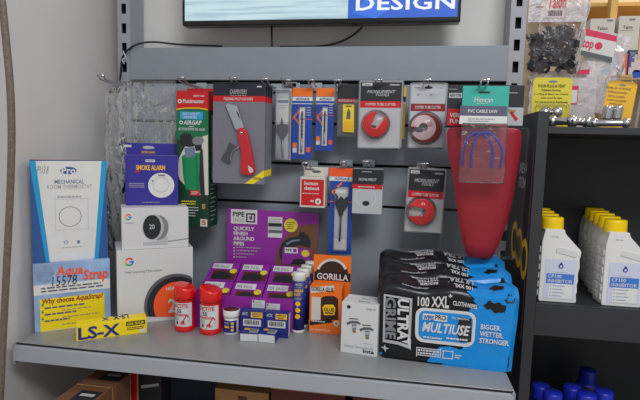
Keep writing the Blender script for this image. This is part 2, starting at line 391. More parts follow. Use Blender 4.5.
#@@HOOKS
def hook(label, px, py, L, z=None, Yb=0.0):
    """double-wire display hook whose tip shows at px, py"""
    tip = atY(px, py, -L); x, z = tip.x, tip.z
    t = Thing('display_hook', label, 'hook', (x, Yb, z), 0, group='wire display hooks on the slatted panel')
    L += Yb
    t.build('back_plate', 'steel', MB().box(-.014, .014, -.009, -.006, -.012, .008), .001)
    t.build('prong', 'chrome', MB().tube(catmull([(-.006, -.007, -.006), (-.006, -L*.5, -.007), (-.006, -L+.012, -.004), (-.006, -L, .004), (.006, -L, .004), (.006, -L+.012, -.004), (.006, -L*.5, -.007), (.006, -.007, -.006)], 4), .0019, 6), smooth=True)
    t.build('tip_bar', 'chrome', MB().tube([(-.009, -L, .0045), (.009, -L, .0045)], .003, 6), smooth=True)
    return t

mat('paper_shade', (204, 206, 208), .6)
mat('globe_print', (132, 158, 190), .55, var=.25, scale=60)
# ================================================================== boxes standing at the left end of the shelf
def gmark(t, cx, cy, r):
    """ring-shaped letter G in four colours"""
    a, b = t.uv(cx, cy); k = abs(t.uv(cx+r, cy)[0]-a); th = .38
    for m, a0, a1 in (('gred', 35, 150), ('gyellow', 150, 215), ('ggreen', 215, 305), ('gblue', 305, 362)):
        t.discL('logo_'+m[1:], m, a, b, k, 2, 10, a0, a1, k*(1-th))
    t.rectL('logo_blue', 'gblue', a, b-k*.18, a+k*.98, b+k*.2, 2)

# folded leaflet pack in front
aq = stand('strap_pack', 'blue and yellow strap pack with handwritten 15578 leaning by the wall', 'pack', (35, 333), (111, 322.5), (264.5, 259))
aq.body('pack_body', 'sky_print', .014, .0015)
aq.rect('white_fade', 'paper', 33.5, 282, 110, 292, 1)
aq.poly('globe', 'globe_print', [(36, 268), (44, 265.5), (52, 267), (54.5, 273), (51, 281), (44, 283), (37, 280), (35.5, 273)], 1)
aq.text('title', 'orange_red', 'Aqua', 55.5, 265.5, 83, 277.5, 3, bold=.04, shear=.15)
aq.text('title', 'orange_red', 'Strap', 83, 268.5, 108, 282, 3, bold=.04, shear=.15)
aq.text('handwritten_number', 'ink', '15578', 52, 275.5, 77, 285, 4, bold=-.012, shear=.1)
aq.micro('small_print', 'slate', 41, 284, 104, 290, 2, 3, .45)
aq.rect('yellow_panel', 'yellow', 40, 296, 104.5, 328, 2)
aq.text('heading', 'dkred', 'Why choose AquaStrap?', 42, 295.5, 103, 302.5, 4, bold=.035, shear=.1)
for i in range(3):
    y = 304+i*7; aq.rect('tick_box', 'ggreen', 41.5, y-.3, 43.7, y+2.2, 4); aq.micro('bullet_text', 'slate', 44.5, y-.8, 98-i*10, y+3, 1, 4, .4)
    aq.micro('bullet_text', 'text_grey', 62, y+2.6, 100, y+4.6, 1, 4, .3)
aq.rect('footer', 'navy', 36, 328.6, 111, 333, 2); aq.text('footer_lettering', 'white', 'AquaStrap - sealing', 44, 327.8, 79, 331, 4, bold=.03)
aq.done()
# thermostat carton behind it
M0 = aq.M; th_rot = aq.o.rotation_euler.z; off = Vector((-math.sin(th_rot), math.cos(th_rot), 0))*.0165
P0 = M0.translation+off; d0 = Vector((math.cos(th_rot), math.sin(th_rot), 0)); nn = Vector((-d0.y, d0.x, 0))
def on_plane(px, py):
    d = ray(px, py); return CP+d*((P0-CP).dot(nn)/d.dot(nn))
A = on_plane(31, 212); B = on_plane(107.3, 212); tp = on_plane(67, 160.3).z
pt = Thing('thermostat_carton', 'tall white and blue mechanical room thermostat carton with handwritten code', 'box', ((A.x+B.x)/2, (A.y+B.y)/2, 0), th_rot, (B-A).length, tp)
pt.body('carton_body', 'ptc_blue', .024)
pt.top(); pt.rectL('cardboard_top', 'cardboard', -pt.w/2+.001, .001, pt.w/2-.001, .023); pt.front()
pt.poly('cyan_stripe', 'cyan', [(29, 161), (36, 161), (51, 262), (46, 262)], 1); pt.poly('cyan_stripe', 'cyan', [(101, 161), (107, 161), (98, 262), (93, 262)], 1)
pt.poly('white_panel', 'paper', [(35.5, 161), (101.5, 161), (94, 262), (50, 262)], 2)
pt.text('handwritten_code', 'ink', 'P113.8', 37, 166, 48.5, 173.5, 3, bold=-.02, shear=.4)
pt.disc('logo_oval', 'ptc_blue', 68.5, 170.5, 8.2, 3, asp=.5); pt.text('logo_lettering', 'paper', 'Pro', 61.5, 167, 75.5, 174, 4, bold=.05)
pt.text('lettering', 'bluegrey', 'MECHANICAL', 54.5, 179.6, 84, 183.6, 3, bold=.03); pt.text('lettering', 'text_light', 'ROOM THERMOSTAT', 47, 184.6, 92, 188.6, 3, bold=.01)
pt.disc('dial', 'slate', 70.2, 216.5, 11.2, 3, 40, r0=10.65)
pt.micro('scale_marks', 'text_light', 57, 195, 83, 198.5, 1, 3, .5)
for q in ((55, 198.5, 88.5, 199.2), (55, 229, 88.5, 229.7), (55, 198.5, 55.7, 229.7), (87.8, 198.5, 88.5, 229.7)): pt.rect('thermostat_outline', 'paper_shade', *q, 3)
pt.disc('icon', 'bluegrey', 66, 242, 2.4, 3, 16, r0=1.6, asp=.7); pt.rect('icon', 'bluegrey', 77, 240.3, 80, 243.3, 3)
pt.micro('icon_text', 'text_light', 62, 246, 83, 248, 1, 3)
pt.done()

# yellow sealant carton lying in front
lx = stand('sealant_carton', 'small yellow LS-X carton lying at the shelf front', 'box', (76.4, 341.5), (147, 332.5), (324.5, 318.5))
D = .034
lx.body('carton_body', 'yellow', D, .0008)
lx.text('lettering', 'navy', 'LS-X', 78, 325.3, 120, 337.7, 2, bold=.04, space=.95)
lx.rect('leaf_band', 'ink', 126, 320.8, 145, 325, 2); lx.text('band_lettering', 'yellow', 'LEAK SEALER', 127, 321.6, 144, 324.2, 3, bold=.03)
lx.micro('small_print', 'ink', 127, 326, 145, 329.5, 2, 2); lx.rect('sticker', 'white', 139, 329, 146, 331.5, 2)
lx.top(); lx.textL('top_lettering', 'navy', 'LS-X', .002, .008, .034, .036, 2, bold=.05, rot=180); lx.textL('top_lettering', 'navy', 'X', -.02, .01, -.006, .03, 2, bold=.05)
lx.done()

# white thermostat boxes, one on the other
nb = stand3('thermostat_box', 'large white box with a big orange thermostat dial, under the smaller box', 'box', (116.5, 251.3), (192, 247), (193, 317.5))
nb.body('box_body', 'white', .12)
nb.text('lettering', 'text_grey', 'Nest Learning Thermostat', 125, 270, 162, 273, 2, bold=0)
gmark(nb, 129.3, 261.8, 4.6)
def clip_disc(t, name, m, cx, cy, r, L, xmax, ymax=None):
    pts = []
    for i in range(48):
        q = 2*math.pi*i/48; pts.append((min(cx+r*math.cos(q), xmax), min(cy+r*math.sin(q), ymax or 999)))
    t.poly(name, m, pts, L)
clip_disc(nb, 'dial_ring', 'grime_grey', 177.5, 307, 33.5, 2, 192.3, 316.5); clip_disc(nb, 'dial_ring_inner', 'charcoal', 178, 307.5, 31, 3, 192.3, 316.5); clip_disc(nb, 'dial_face', 'orange_red', 178, 306, 24.5, 4, 192.3, 316.5)
nb.text('dial_number', 'white', '20', 168, 298, 184, 312, 6, bold=.03); nb.text('dial_caption', 'white', 'HEATING', 166, 286, 186, 289.5, 6, bold=.02)
nb.done()
ns = stand_rot('thermostat_box', 'smaller white box with a grey round thermostat on stand, under the smoke alarm', 'box', (121.3, 209.6), (188.2, 207), (188.5, 246.8), .56, nb.h+.0005)
ns.body('box_body', 'white', .085)
gmark(ns, 128.3, 217, 3.2); ns.micro('small_print', 'text_light', 125, 222, 135, 224, 1)
ns.disc('thermostat_side', 'mid_grey', 158.5, 227.5, 10, 2, asp=1.28); ns.disc('thermostat_face', 'charcoal', 152, 227, 9, 4, asp=1.42); ns.disc('thermostat_rim', 'light_grey', 154.5, 227, 9.2, 3, asp=1.42)
ns.text('thermostat_number', 'white', '20', 149.3, 224.2, 154.5, 229, 5, bold=.01); ns.rect('thermostat_stand', 'light_grey', 157, 236, 167.5, 244, 1); ns.rect('thermostat_foot', 'light_grey', 143, 241.5, 167.5, 244.8, 2)
ns.poly('table_line', 'mid_grey', [(167.5, 241), (188, 238), (188, 238.8), (167.5, 241.8)], 2); ns.done()
sm = stand_rot('smoke_alarm_box', 'purple-blue smoke alarm box with hang tab on top of the white boxes', 'box', (125, 156.5), (177.6, 155.5), (178.3, 204.8), .48, nb.h+ns.h+.001)
sm.body('box_body', 'indigo', .055)
sm.build('hang_tab', 'indigo', MB().box(-sm.w/2, sm.w/2, .053, .055, sm.h-.002, sm.h+.028), .0006)
sm.text('title', 'gold', 'SMOKE ALARM', 136, 165, 165, 170.3, 2, bold=.045); sm.rect('badge', 'white', 145.5, 159.5, 155, 162, 2); sm.micro('badge_text', 'indigo', 146.3, 160, 154, 161.5, 1, 3)
sm.disc('alarm_picture', 'paper', 161.3, 185.3, 13, 2, 36); sm.disc('alarm_picture_ring', 'light_grey', 160.8, 184.6, 8, 3, 30, r0=7.4); sm.rect('alarm_grille', 'text_grey', 158, 174.6, 165, 176, 4)
sm.disc('alarm_button', 'text_grey', 152.5, 181, 1, 4); sm.rect('alarm_cap', 'red', 135.5, 170.9, 139.5, 172.6, 2)
sm.micro('small_print', 'text_light', 129, 182.5, 144.5, 188, 3, 2, .4); sm.micro('small_print', 'text_light', 142, 201.6, 161, 203, 1)
sm.front(.0525); sm.disc('hang_hole', 'light_grey', 148.5, 147.5, 6, 2, asp=.3); sm.text('tab_lettering', 'gold', 'SMOKE ALARM', 141.5, 151, 155, 153.4, 2, bold=.03); sm.rect('tab_badge', 'white', 123.5, 144.8, 131.5, 147, 2); sm.front(); sm.done()

#@@HANGING
# ================================================================== goods hanging on the panel
# crumpled clear bag of fittings at the far left hook
def crumple(t, name, m, w, h, d, seed, nx=22, nz=36, amp=.006, pinch=.0, taper=0.0):
    rnd = random.Random(seed); ph = [rnd.uniform(0, 6.28) for _ in range(12)]
    mb = MB(); vs = []
    for side in (0, 1):
        for j in range(nz+1):
            for i in range(nx+1):
                u, v = i/nx, j/nz; x = (u-.5)*w*(1-pinch*(v**3))-taper*w*u*(1-v); z = v*h
                bulge = max(0, math.sin(math.pi*u))**.6*(max(0, math.sin(math.pi*min(1, v*1.15+.02)))**.5)*d/2
                nzz = sum(math.sin(ph[k]+(k*3.1+4)*u*2.2+(9-k)*v*3.7+side*2+math.sin(ph[k+6]+v*9+u*5)) for k in range(6))/6
                edge = min(1, 6*min(u, 1-u, v*2+.03, (1-v)*2+.03))
                y = (bulge+amp*nzz*edge)*(-1 if side == 0 else 1)
                vs.append((x+amp*.5*math.sin(v*23+ph[1])*(1 if i in (0, nx) else .4), y, z))
    n = (nx+1)*(nz+1)
    fs = []
    for side in (0, 1):
        for j in range(nz):
            for i in range(nx):
                a = side*n+j*(nx+1)+i; q = (a, a+1, a+nx+2, a+nx+1); fs.append(q if side == 0 else q[::-1])
    mb.add(vs, fs); return t.build(name, m, mb, 0, True)
bg = hang('clear_bag', 'crumpled clear plastic bag hanging in the left corner behind the boxes', 'bag', 119, 81, 175, 240, -.07)
crumple(bg, 'bag_film', 'bag', bg.w, bg.h, .05, 3, amp=.008); bg.build('bag_seal', 'bag_thin', MB().box(-bg.w/2, bg.w/2, -.001, .001, bg.h-.012, bg.h+.004), .0005)
b2 = hang('clear_bag', 'second clear plastic bag bulging beside the thermostat carton', 'bag', 105, 88, 126, 250, -.135)
crumple(b2, 'bag_film', 'bag', b2.w, b2.h, .05, 9, nx=14, amp=.007, pinch=.3)
b2.build('bag_seal', 'bag_thin', MB().box(-b2.w*.3, b2.w*.3, -.001, .001, b2.h-.012, b2.h+.003), .0005)
hook('wire display hook holding the clear bags in the left corner', 101, 77.5, .16)

# fill-valve carton
fl = hang('valve_carton', 'tall red and green fill valve carton with its grey valve picture', 'box', 176.5, 90.5, 208.5, 227, -.11)
fl.body('carton_body', 'dark_green', .062)
fl.build('hang_tab', 'red', MB().box(-fl.w/2, fl.w/2, .0605, .062, fl.h-.002, fl.h+.012), .0005)
fl.rect('red_header', 'red', 176.7, 90.7, 208.2, 109, 1); fl.poly('header_edge', 'gold', [(176.5, 110), (186, 108.6), (199, 108.6), (208, 110.2), (208, 109.2), (199, 107.5), (186, 107.5), (176.5, 108.8)], 3)
fl.rect('green_panel', 'green', 176.7, 109, 208.2, 140, 1)
fl.text('lettering', 'white', 'Fluidmaster', 183, 99.2, 204.5, 103.2, 3, bold=.04); fl.disc('logo', 'white', 180, 101.2, 2, 3, 16); fl.disc('logo_center', 'red', 180, 101.2, .9, 4, 12)
fl.text('lettering', 'white', 'AIRGAP', 183.5, 120.3, 202, 124.8, 3, bold=.05, shear=.15); fl.disc('logo_mark', 'white', 181.3, 122.4, 1.8, 3, 14, r0=.9); fl.text('lettering', 'white', 'NEW 400', 193.5, 95, 204.5, 97, 3)
fl.rect('blue_flash', 'cyan', 180.3, 111.6, 203, 119.4, 2); fl.text('flash_lettering', 'white', 'EASY ADJUST\nUNIVERSAL', 183, 112.6, 200, 118.5, 3, bold=.02)
fl.micro('small_print', 'white', 189, 125.6, 196, 127.2, 1, 3); fl.text('lettering', 'white', 'BOTTOM ENTRY FILL VALVE', 179, 127.8, 205, 130.6, 3, bold=.03)
fl.poly('picture_backdrop', 'offwhite', [(177.5, 172), (179, 158), (186, 145), (198, 138), (208, 134.8), (208.6, 195), (196, 195), (188, 188), (180, 180)], 2)
fl.poly('valve_body', 'bright_green', [(182, 157), (183.5, 155), (202.5, 152), (203.5, 170), (203.5, 195), (186, 189), (183.5, 178)], 3)
fl.poly('valve_shadow', 'green', [(196, 156), (197, 156), (198.5, 190), (197, 190)], 4)
fl.poly('valve_cap', 'charcoal', [(180, 136), (184, 133), (191, 134), (193, 138), (196, 140), (202, 141), (202, 150.5), (196, 151), (195, 146), (190, 147), (184, 146), (181, 142)], 4)
fl.poly('valve_wheel', 'mid_grey', [(192.5, 139.5), (196, 136.5), (202.5, 137), (204.5, 140.5), (202, 144.5), (196, 145), (193, 143)], 5)
fl.poly('valve_window', 'bluegrey', [(184.5, 148), (195, 147), (195.5, 156.5), (186, 158)], 5)
fl.poly('valve_arm', 'charcoal', [(200.5, 150), (203, 149), (205.5, 203), (202, 203.5), (199.5, 180)], 5); fl.poly('arm_foot', 'cardboard', [(202, 204), (205.6, 203.7), (205.6, 209), (202.3, 209)], 5)
fl.rect('red_flash', 'red', 190.5, 190.3, 200, 195.5, 5); fl.micro('flash_text', 'white', 191.5, 191, 199, 194.6, 2, 6)
fl.micro('bullet_text', 'lime_yellow', 181.5, 200, 196, 205, 2, 3); fl.micro('bullet_text', 'white', 185, 206, 199.5, 217, 4, 3, .3)
fl.rect('guarantee', 'offwhite', 200.5, 219, 207.5, 226.5, 3); fl.text('guarantee_number', 'red', '5', 202, 220.2, 206, 225, 4, bold=.03)
fl.right(); fl.rectL('side_header', 'red', .001, fl.h*.862, .061, fl.h-.001); fl.rectL('side_picture', 'offwhite', .02, fl.h*.36, .05, fl.h*.83); fl.rectL('side_mark', 'white', .022, fl.h*.9, .05, fl.h*.915, 2); fl.rectL('side_mark', 'brown', .025, fl.h*.45, .045, fl.h*.52, 2)
for i in range(9): fl.rectL('side_text', 'text_light', .012, fl.h*(.05+.033*i), .012+.036*(.6+.4*((i*7) % 3)/2), fl.h*(.05+.033*i)+.002, 2)
fl.done()
hook('wire display hook carrying the red and green valve carton', 181, 79.5, .13)

# utility-knife cards, four deep on one hook
KG = 'utility knife cards hanging one behind another'
kc = [('front card with red folding knife on grey backing', -.115), ('second knife card, just behind the front knife card', -.094), ('third knife card from the front, only its edge in view', -.073), ('rearmost knife card nearest to the slatted panel', -.052)]
for i, (lb, Y) in enumerate(kc):
    if i == 0:
        t = hang('knife_card', lb, 'knife card', 213, 82.3, 264.8, 183.7, Y, KG); kw, kh, kx, kz = t.w, t.h, t.o.location.x, t.o.location.z; kt = t
    else: t = Thing('knife_card', lb, 'knife card', (kx, Y, kz+.0005*i), 0, kw, kh, KG)
    t.body('card', 'card_grey', .002, .0004)
    if i == 0: cx = lambda *q: q
    H = kh; W = kw
    t.rectL('header', 'card_navy', -W/2, H*.868, W/2, H, 1); t.rectL('red_band', 'red', -W/2, H*.812, W/2, H*.868, 1)
    t.put('yellow_corner', 'yellow', [(W*.127, .001), (W*.30, .001), (W/2, H*.08), (W/2, H*.145)], [(0, 1, 2, 3)], 1)
    if i == 0:
        t.text('header_lettering', 'text_light', 'CARPENTERS', 230, 89.5, 247, 94, 2, bold=.03, shear=.2); t.micro('header_lettering', 'text_light', 230.5, 94.8, 246.5, 96, 1)
        t.text('band_lettering', 'white', 'FOLDING MULTI-USE KNIFE', 224, 97.5, 253, 100.4, 2, bold=.02); t.rect('code', 'white', 257, 86, 261.8, 87.3, 2)
        t.text('corner_lettering', 'ink', 'STRONG', 253.5, 177.3, 261.5, 180, 2, shear=-.6)
    t.done()
# the knife itself, moulded red handle and folding steel blade
def px_outline(t, pts, y): t.front(y); r = [t.uv(*p) for p in pts]; t.front(); return r
def solid(t, name, m, pts, y0, y1, bevel=0, parent=None, smooth=False):
    pts = px_outline(t, pts, (y0+y1)/2)
    a = sum(pts[i][0]*pts[(i+1) % len(pts)][1]-pts[(i+1) % len(pts)][0]*pts[i][1] for i in range(len(pts)))
    if a < 0: pts = pts[::-1]
    return t.build(name, m, MB().prism(pts, y0, y1), bevel, smooth, parent)
solid(kt, 'knife_handle', 'crimson', [(238, 129), (241, 127.5), (245.5, 128.5), (249, 137), (252, 150), (253.5, 160), (255, 170), (254.5, 173.5), (250, 175.3), (243, 174.5), (240.8, 171), (241, 163), (241.5, 155), (240, 145), (238, 136)], -.013, -.001, .003)
solid(kt, 'knife_handle_groove', 'pink_white', [(248, 165.5), (252, 168), (253.5, 172), (250, 173), (248.5, 170)], -.0138, -.0128)
solid(kt, 'knife_blade', 'steel', [(225.5, 105), (228, 103.5), (237, 106), (244, 127.5), (238, 130.5), (235.5, 129), (231, 118)], -.008, -.004, .0008)
solid(kt, 'blade_holder', 'dark_steel', [(236, 110.5), (238.5, 113), (241, 120), (238, 116)], -.0088, -.0078)
solid(kt, 'knife_hook', 'dark_steel', [(221, 159), (226, 151), (229.5, 142), (236, 146.5), (232.5, 152), (230, 160), (229.5, 164)], -.006, -.003, .0008)
kt.build('belt_clip_wire', 'chrome', MB().tube(catmull([(*p[:1], -.006, p[1]) for p in px_outline(kt, [(230.5, 162), (231.5, 154), (234.5, 149.5), (239.5, 147)], -.006)], 5), .001, 6), smooth=True)
kt.build('pivot_screw', 'chrome', MB().lathe([(.0001, 0), (.004, 0), (.003, .002), (.0001, .002)], 14), smooth=True).matrix_local = Matrix.Translation((px_outline(kt, [(241.2, 133)], -.013)[0][0], -.013, px_outline(kt, [(241.2, 133)], -.013)[0][1])) @ Matrix.Rotation(math.pi/2, 4, 'X')
hook('wire display hook carrying the four knife cards', 233, 80, .135); hook('wire display hook between the knife cards and the clear bit pack', 264.5, 81, .12)

def shell(t, x0, z0, x1, z1, dep, m='blister', r=.004, name='blister'):
    return t.build(name, m, MB().prism(rrect(x0, x1, z0, z1, r), -dep, -.0006), .0025, True)
# clear pack with a wide spade bit
sp = hang('spade_bit_pack', 'clear pack with a wide grey spade bit, beside the knife cards', 'drill bit pack', 275.5, 88, 291, 160, -.06)
sp.body('card', 'silver_card', .0015, .0003); shell(sp, -sp.w/2+.001, .002, sp.w/2-.001, sp.h-.006, .012, 'blister_haze')  # card colour lightened to carry the clear pack's highlights
sp.rect('paper_label', 'paper', 276.5, 98.5, 289.5, 122, 1); sp.rect('label_band', 'bluegrey', 277.5, 100, 288.5, 103, 2); sp.micro('label_text', 'text_light', 278, 104.5, 288, 109, 2); sp.done()
solid(sp, 'bit_blade', 'dark_steel', [(276.5, 125), (280.5, 124), (281.8, 117), (283.2, 124), (288, 124.5), (288, 132), (284.5, 138), (283.5, 140), (281, 140), (276.5, 132)], -.006, -.003, .0005)
a = px_outline(sp, [(282.2, 139), (282.6, 159)], -.0045); sp.build('bit_shank', 'steel', MB().tube([(a[0][0], -.0045, a[0][1]), (a[1][0], -.0045, a[1][1]+.004)], .0028, 8), smooth=True)
hook('wire display hook carrying the clear spade bit pack', 284.5, 81.5, .08)

def bit_pack(label, x0, x1, y0, y1, Y, num):
    t = hang('drill_bit_pack', label, 'drill bit pack', x0, y0, x1, y1, Y, 'blue and orange drill bit packs')
    W, H = t.w, t.h; t.body('card', 'packblue', .0015, .0003); s = H/.165
    t.rectL('orange_header', 'orange', -W/2, H-.02, W/2, H, 1); t.rectL('white_band', 'paper', -W/2, H-.031, W/2, H-.021, 1); t.textL('brand_lettering', 'navy', 'ADDAX', -W*.33, H-.0295, W*.36, H-.0235, 2, bold=.04)
    t.rectL('thin_line', 'white', -W/2, H-.0385, W/2, H-.0365, 1); t.rectL('thin_line', 'orange_red', -W/2, H*.56, W/2, H*.56+.0015, 1)
    t.put('chevron', 'orange', [(-W*.12, H-.05), (-W*.46, H-.07), (-W*.12, H-.09), (-W*.12, H-.084), (-W*.36, H-.07), (-W*.12, H-.056)], [(0, 1, 4, 5), (1, 2, 3, 4)], 1)
    t.rectL('clear_window', 'paper', -W*.13, .012, W*.15, H-.046, 1)
    t.rectL('size_box', 'orange', -W*.44, H*.16, -W*.22, H*.23, 1); t.rectL('size_box_lower', 'white', -W*.44, H*.09, -W*.22, H*.155, 1); t.rectL('size_mark', 'orange_red', W*.24, H*.1, W*.44, H*.17, 1)
    for i in range(4): t.rectL('side_text', 'text_light', W*.22, H*.72-.006*i, W*.43, H*.72-.006*i+.0025, 1)
    t.done(); r = W*.055; zb, zt = .016, H-.055; mb = MB(); prof = []
    mb.tube([(W*.02, -.005, zb), (W*.02, -.005, zb+(zt-zb)*.35)], r, 10); t.build('bit_shank', 'steel', mb, smooth=True)
    N = 60; vs = []; fs = []
    for j in range(N+1):
        f = j/N; z = zb+(zt-zb)*(.35+.65*f); tw = f*math.pi*7; rr = r*(1 if f < .95 else (1-f)/.05+.1)
        for k in range(8):
            q = k*math.pi/4; e = rr*(1 if k % 4 in (0, 1) else .55); vs.append((W*.02+e*math.cos(q+tw), -.005+e*math.sin(q+tw), z))
    for j in range(N):
        for k in range(8): fs.append((j*8+k, j*8+(k+1) % 8, j*8+8+(k+1) % 8, j*8+8+k))
    t.build('bit_flutes', 'dark_steel', MB().add(vs, fs)); shell(t, -W*.2, .01, W*.22, H-.044, .011); return t
bit_pack('longer blue drill bit pack with orange header, hanging beside the spade bit', 292, 312, 88, 159, -.055, 1)
bit_pack('shorter blue drill bit pack with orange header, hanging left of the blade card', 315.7, 333.8, 88, 150.5, -.055, 2)
hook('wire display hook carrying the longer blue drill bit pack', 287.5, 82, .085); hook('wire display hook carrying the shorter blue drill bit pack', 311, 82, .085)

bl = hang('blade_card', 'dark card holding a yellow pack of knife blades', 'blade card', 337, 84, 359, 137, -.07)
bl.body('card', 'charcoal', .0018, .0004); bl.rect('red_band', 'dkred', 337, 98.5, 359, 103, 1); bl.rect('grey_panel', 'grime_grey', 337, 103, 359, 137, 1); bl.text('band_lettering', 'pink_white', 'TRAPEZOID BLADES', 338, 99.5, 358, 102, 2)
bl.done()
solid(bl, 'blade_dispenser', 'yellow', [(343, 104.5), (354.3, 104.8), (354, 132.5), (342.7, 132)], -.008, -.001, .001)
solid(bl, 'blade_picture', 'grime_grey', [(348.5, 108), (350.5, 112), (350.3, 119), (346.3, 119), (346.8, 113)], -.0086, -.008)
solid(bl, 'dispenser_slot', 'ink', [(345.5, 105.5), (351.5, 105.6), (351.5, 106.8), (345.5, 106.7)], -.0086, -.008)
solid(bl, 'dispenser_window', 'gold', [(344.3, 121), (353, 121.2), (352.8, 130.5), (344.1, 130.2)], -.0086, -.008)
shell(bl, -bl.w/2+.002, .004, bl.w/2-.002, bl.h*.66, .011)
hook('wire display hook carrying the yellow blade card', 337.5, 82.2, .10)

def cutter_disc(t, cx, cy, r, ang, m='red_gloss', dep=.014, half=24, y=-.001, slot=.62, nm='cutter'):
    """round pipe slice: thick disc with a slot from the rim to the centre"""
    t.front(-dep/2); a, b = t.uv(cx, cy); R = abs(t.uv(cx+r, cy)[0]-a); t.front()
    pts = []
    for i in range(41):
        q = math.radians(ang+half+(360-2*half)*i/40); pts.append((a+R*math.cos(q), b+R*math.sin(q)))
    ri = R*.34
    for i in range(9):
        q = math.radians(ang-70-(360-140)*i/8); pts.append((a+ri*math.cos(q), b+ri*math.sin(q)))
    o = t.build(nm+'_body', m, MB().prism(pts, y-dep, y), .0015); t.build(nm+'_wheel', 'dark_steel', MB().lathe([(.0001, 0), (ri*.55, 0), (ri*.55, .004), (.0001, .004)], 14, (a-ri*.75*math.cos(math.radians(ang)), -.006, b-ri*.75*math.sin(math.radians(ang)))), smooth=False)
    t.build(nm+'_roller', 'chrome', MB().tube([(a-ri*.2, y-dep*.7, b-ri*.9), (a+ri*.6, y-dep*.7, b-ri*.9)], ri*.22, 8), smooth=True)
    return a, b, R
def bubble(t, a, b, R, dep, m='blister'):
    prof = [(R*1.18, 0), (R*1.14, dep*.6), (R*1.05, dep), (.0001, dep*1.02)]
    o = MB().lathe(prof, 30).build('blister', m, t.o, 0, True); o.matrix_local = Matrix.Translation((a, -.0006, b)) @ Matrix.Rotation(math.pi/2, 4, 'X'); return o
def cutter_card(label, x0, y0, x1, y1, Y, yh, yr, disc, ang, tilt=0, body='light_grey', head='charcoal', band='red', wear=False, group='copper tube cutter packs'):
    t = hang('tube_cutter_pack', label, 'tube cutter', x0, y0, x1, y1, Y, group, tilt)
    W, H = t.w, t.h; t.body('card', body, .0018, .0004)
    fh = (yh-y0)/(y1-y0); fr = (yr-y0)/(y1-y0)
    t.rectL('header', head, -W/2+.003, H*(1-fh), W/2-.003, H-.004, 1); t.rectL('band', band, -W/2+.003, H*(1-fr), W/2-.003, H*(1-fh), 1)
    t.textL('header_lettering', 'light_grey', 'MONUMENT', -W*.32, H*(1-fh*.62), W*.34, H*(1-fh*.46), 2, bold=.03, shear=.35); t.textL('header_lettering', 'light_grey', 'TOOLS', -W*.12, H*(1-fh*.76), W*.2, H*(1-fh*.63), 2, bold=.03, shear=.35)
    t.textL('band_lettering', 'white', 'COPPER TUBE CUTTER', -W*.35, H*(1-fr)+(fr-fh)*H*.32, W*.35, H*(1-fh)-(fr-fh)*H*.28, 2, bold=.02)
    t.rectL('size_tag', 'white', -W*.43, H*(1-fh*.26), -W*.2, H*(1-fh*.12), 2); t.textL('size_lettering', 'ink', '15mm', -W*.4, H*(1-fh*.24), -W*.23, H*(1-fh*.15), 3); t.rectL('code', 'text_light', W*.2, H*(1-fh*.24), W*.42, H*(1-fh*.17), 2)
    t.discL('hang_hole', 'black', 0, H*(1-fh*.2), W*.11, 2, 16, asp=.35)
    rim = [(x_, -.003, z_) for x_, z_ in rrect(-W/2, W/2, 0, H, .006)]
    t.build('blister_rim', 'blister_haze', MB().tube(rim+[rim[0]], .0022, 6), smooth=True)
    t.done()
    if disc:
        a, b, R = cutter_disc(t, *disc, ang); bubble(t, a, b, R, .02)
    return t
c1 = cutter_card('tube cutter pack with solid red slice, top row beside the blade card', 358.5, 80.5, 402, 148.5, -.09, 101, 107.5, (375.5, 124.3, 12.6), 62)
# pack behind it
c1b = Thing('tube_cutter_pack', 'tube cutter pack hidden behind the solid red one, only its edge showing', 'tube cutter', (c1.o.location.x+.002, -.06, c1.o.location.z+.003), 0, c1.w, c1.h, 'copper tube cutter packs'); c1b.body('card', 'light_grey', .002, .0004)
c1b.rectL('header', 'charcoal', -c1b.w/2, c1b.h*.7, c1b.w/2, c1b.h, 1); c1b.done()
oc = hang('orange_card', 'narrow orange and black card edge peeking between the two top tube cutters', 'card', 380, 87, 405.3, 139, -.035); oc.body('card', 'offwhite', .0015, .0003); oc.rectL('orange_header', 'gold', -oc.w/2, oc.h*.82, oc.w/2, oc.h, 1); oc.rectL('dark_band', 'charcoal', -oc.w/2, oc.h*.72, oc.w/2, oc.h*.82, 1); oc.rectL('orange_strip', 'gold', oc.w*.35, 0, oc.w/2, oc.h*.68, 1); oc.done()
c2 = cutter_card('shiny silver tube cutter pack with white ringed slice, beside the red funnel', 409, 83.5, 446, 148, -.085, 103.5, 111, None, 0, head='silver_card', band='dkred', body='silver_card')  # silver header and card hold the blister's glare in their colour
a, b, R = cutter_disc(c2, 425.3, 128, 14.8, 200, 'dkred', half=14); c2.front(-.0155); c2.disc('cutter_face', 'pink_white', 423.3, 127.5, 12.6, 1, 30, -152, 176, 4.6); c2.disc('cutter_slot', 'grime_grey', 419, 130, 4.5, 2, 18, asp=.55); c2.micro('face_text', 'dkred', 427, 121, 433, 127, 3, 2); c2.front(); c2.done(); bubble(c2, a, b, R, .021)
hook('wire display hook carrying the solid red tube cutter', 378, 82, .115); hook('wire display hook carrying the shiny silver tube cutter', 426.5, 82, .11)

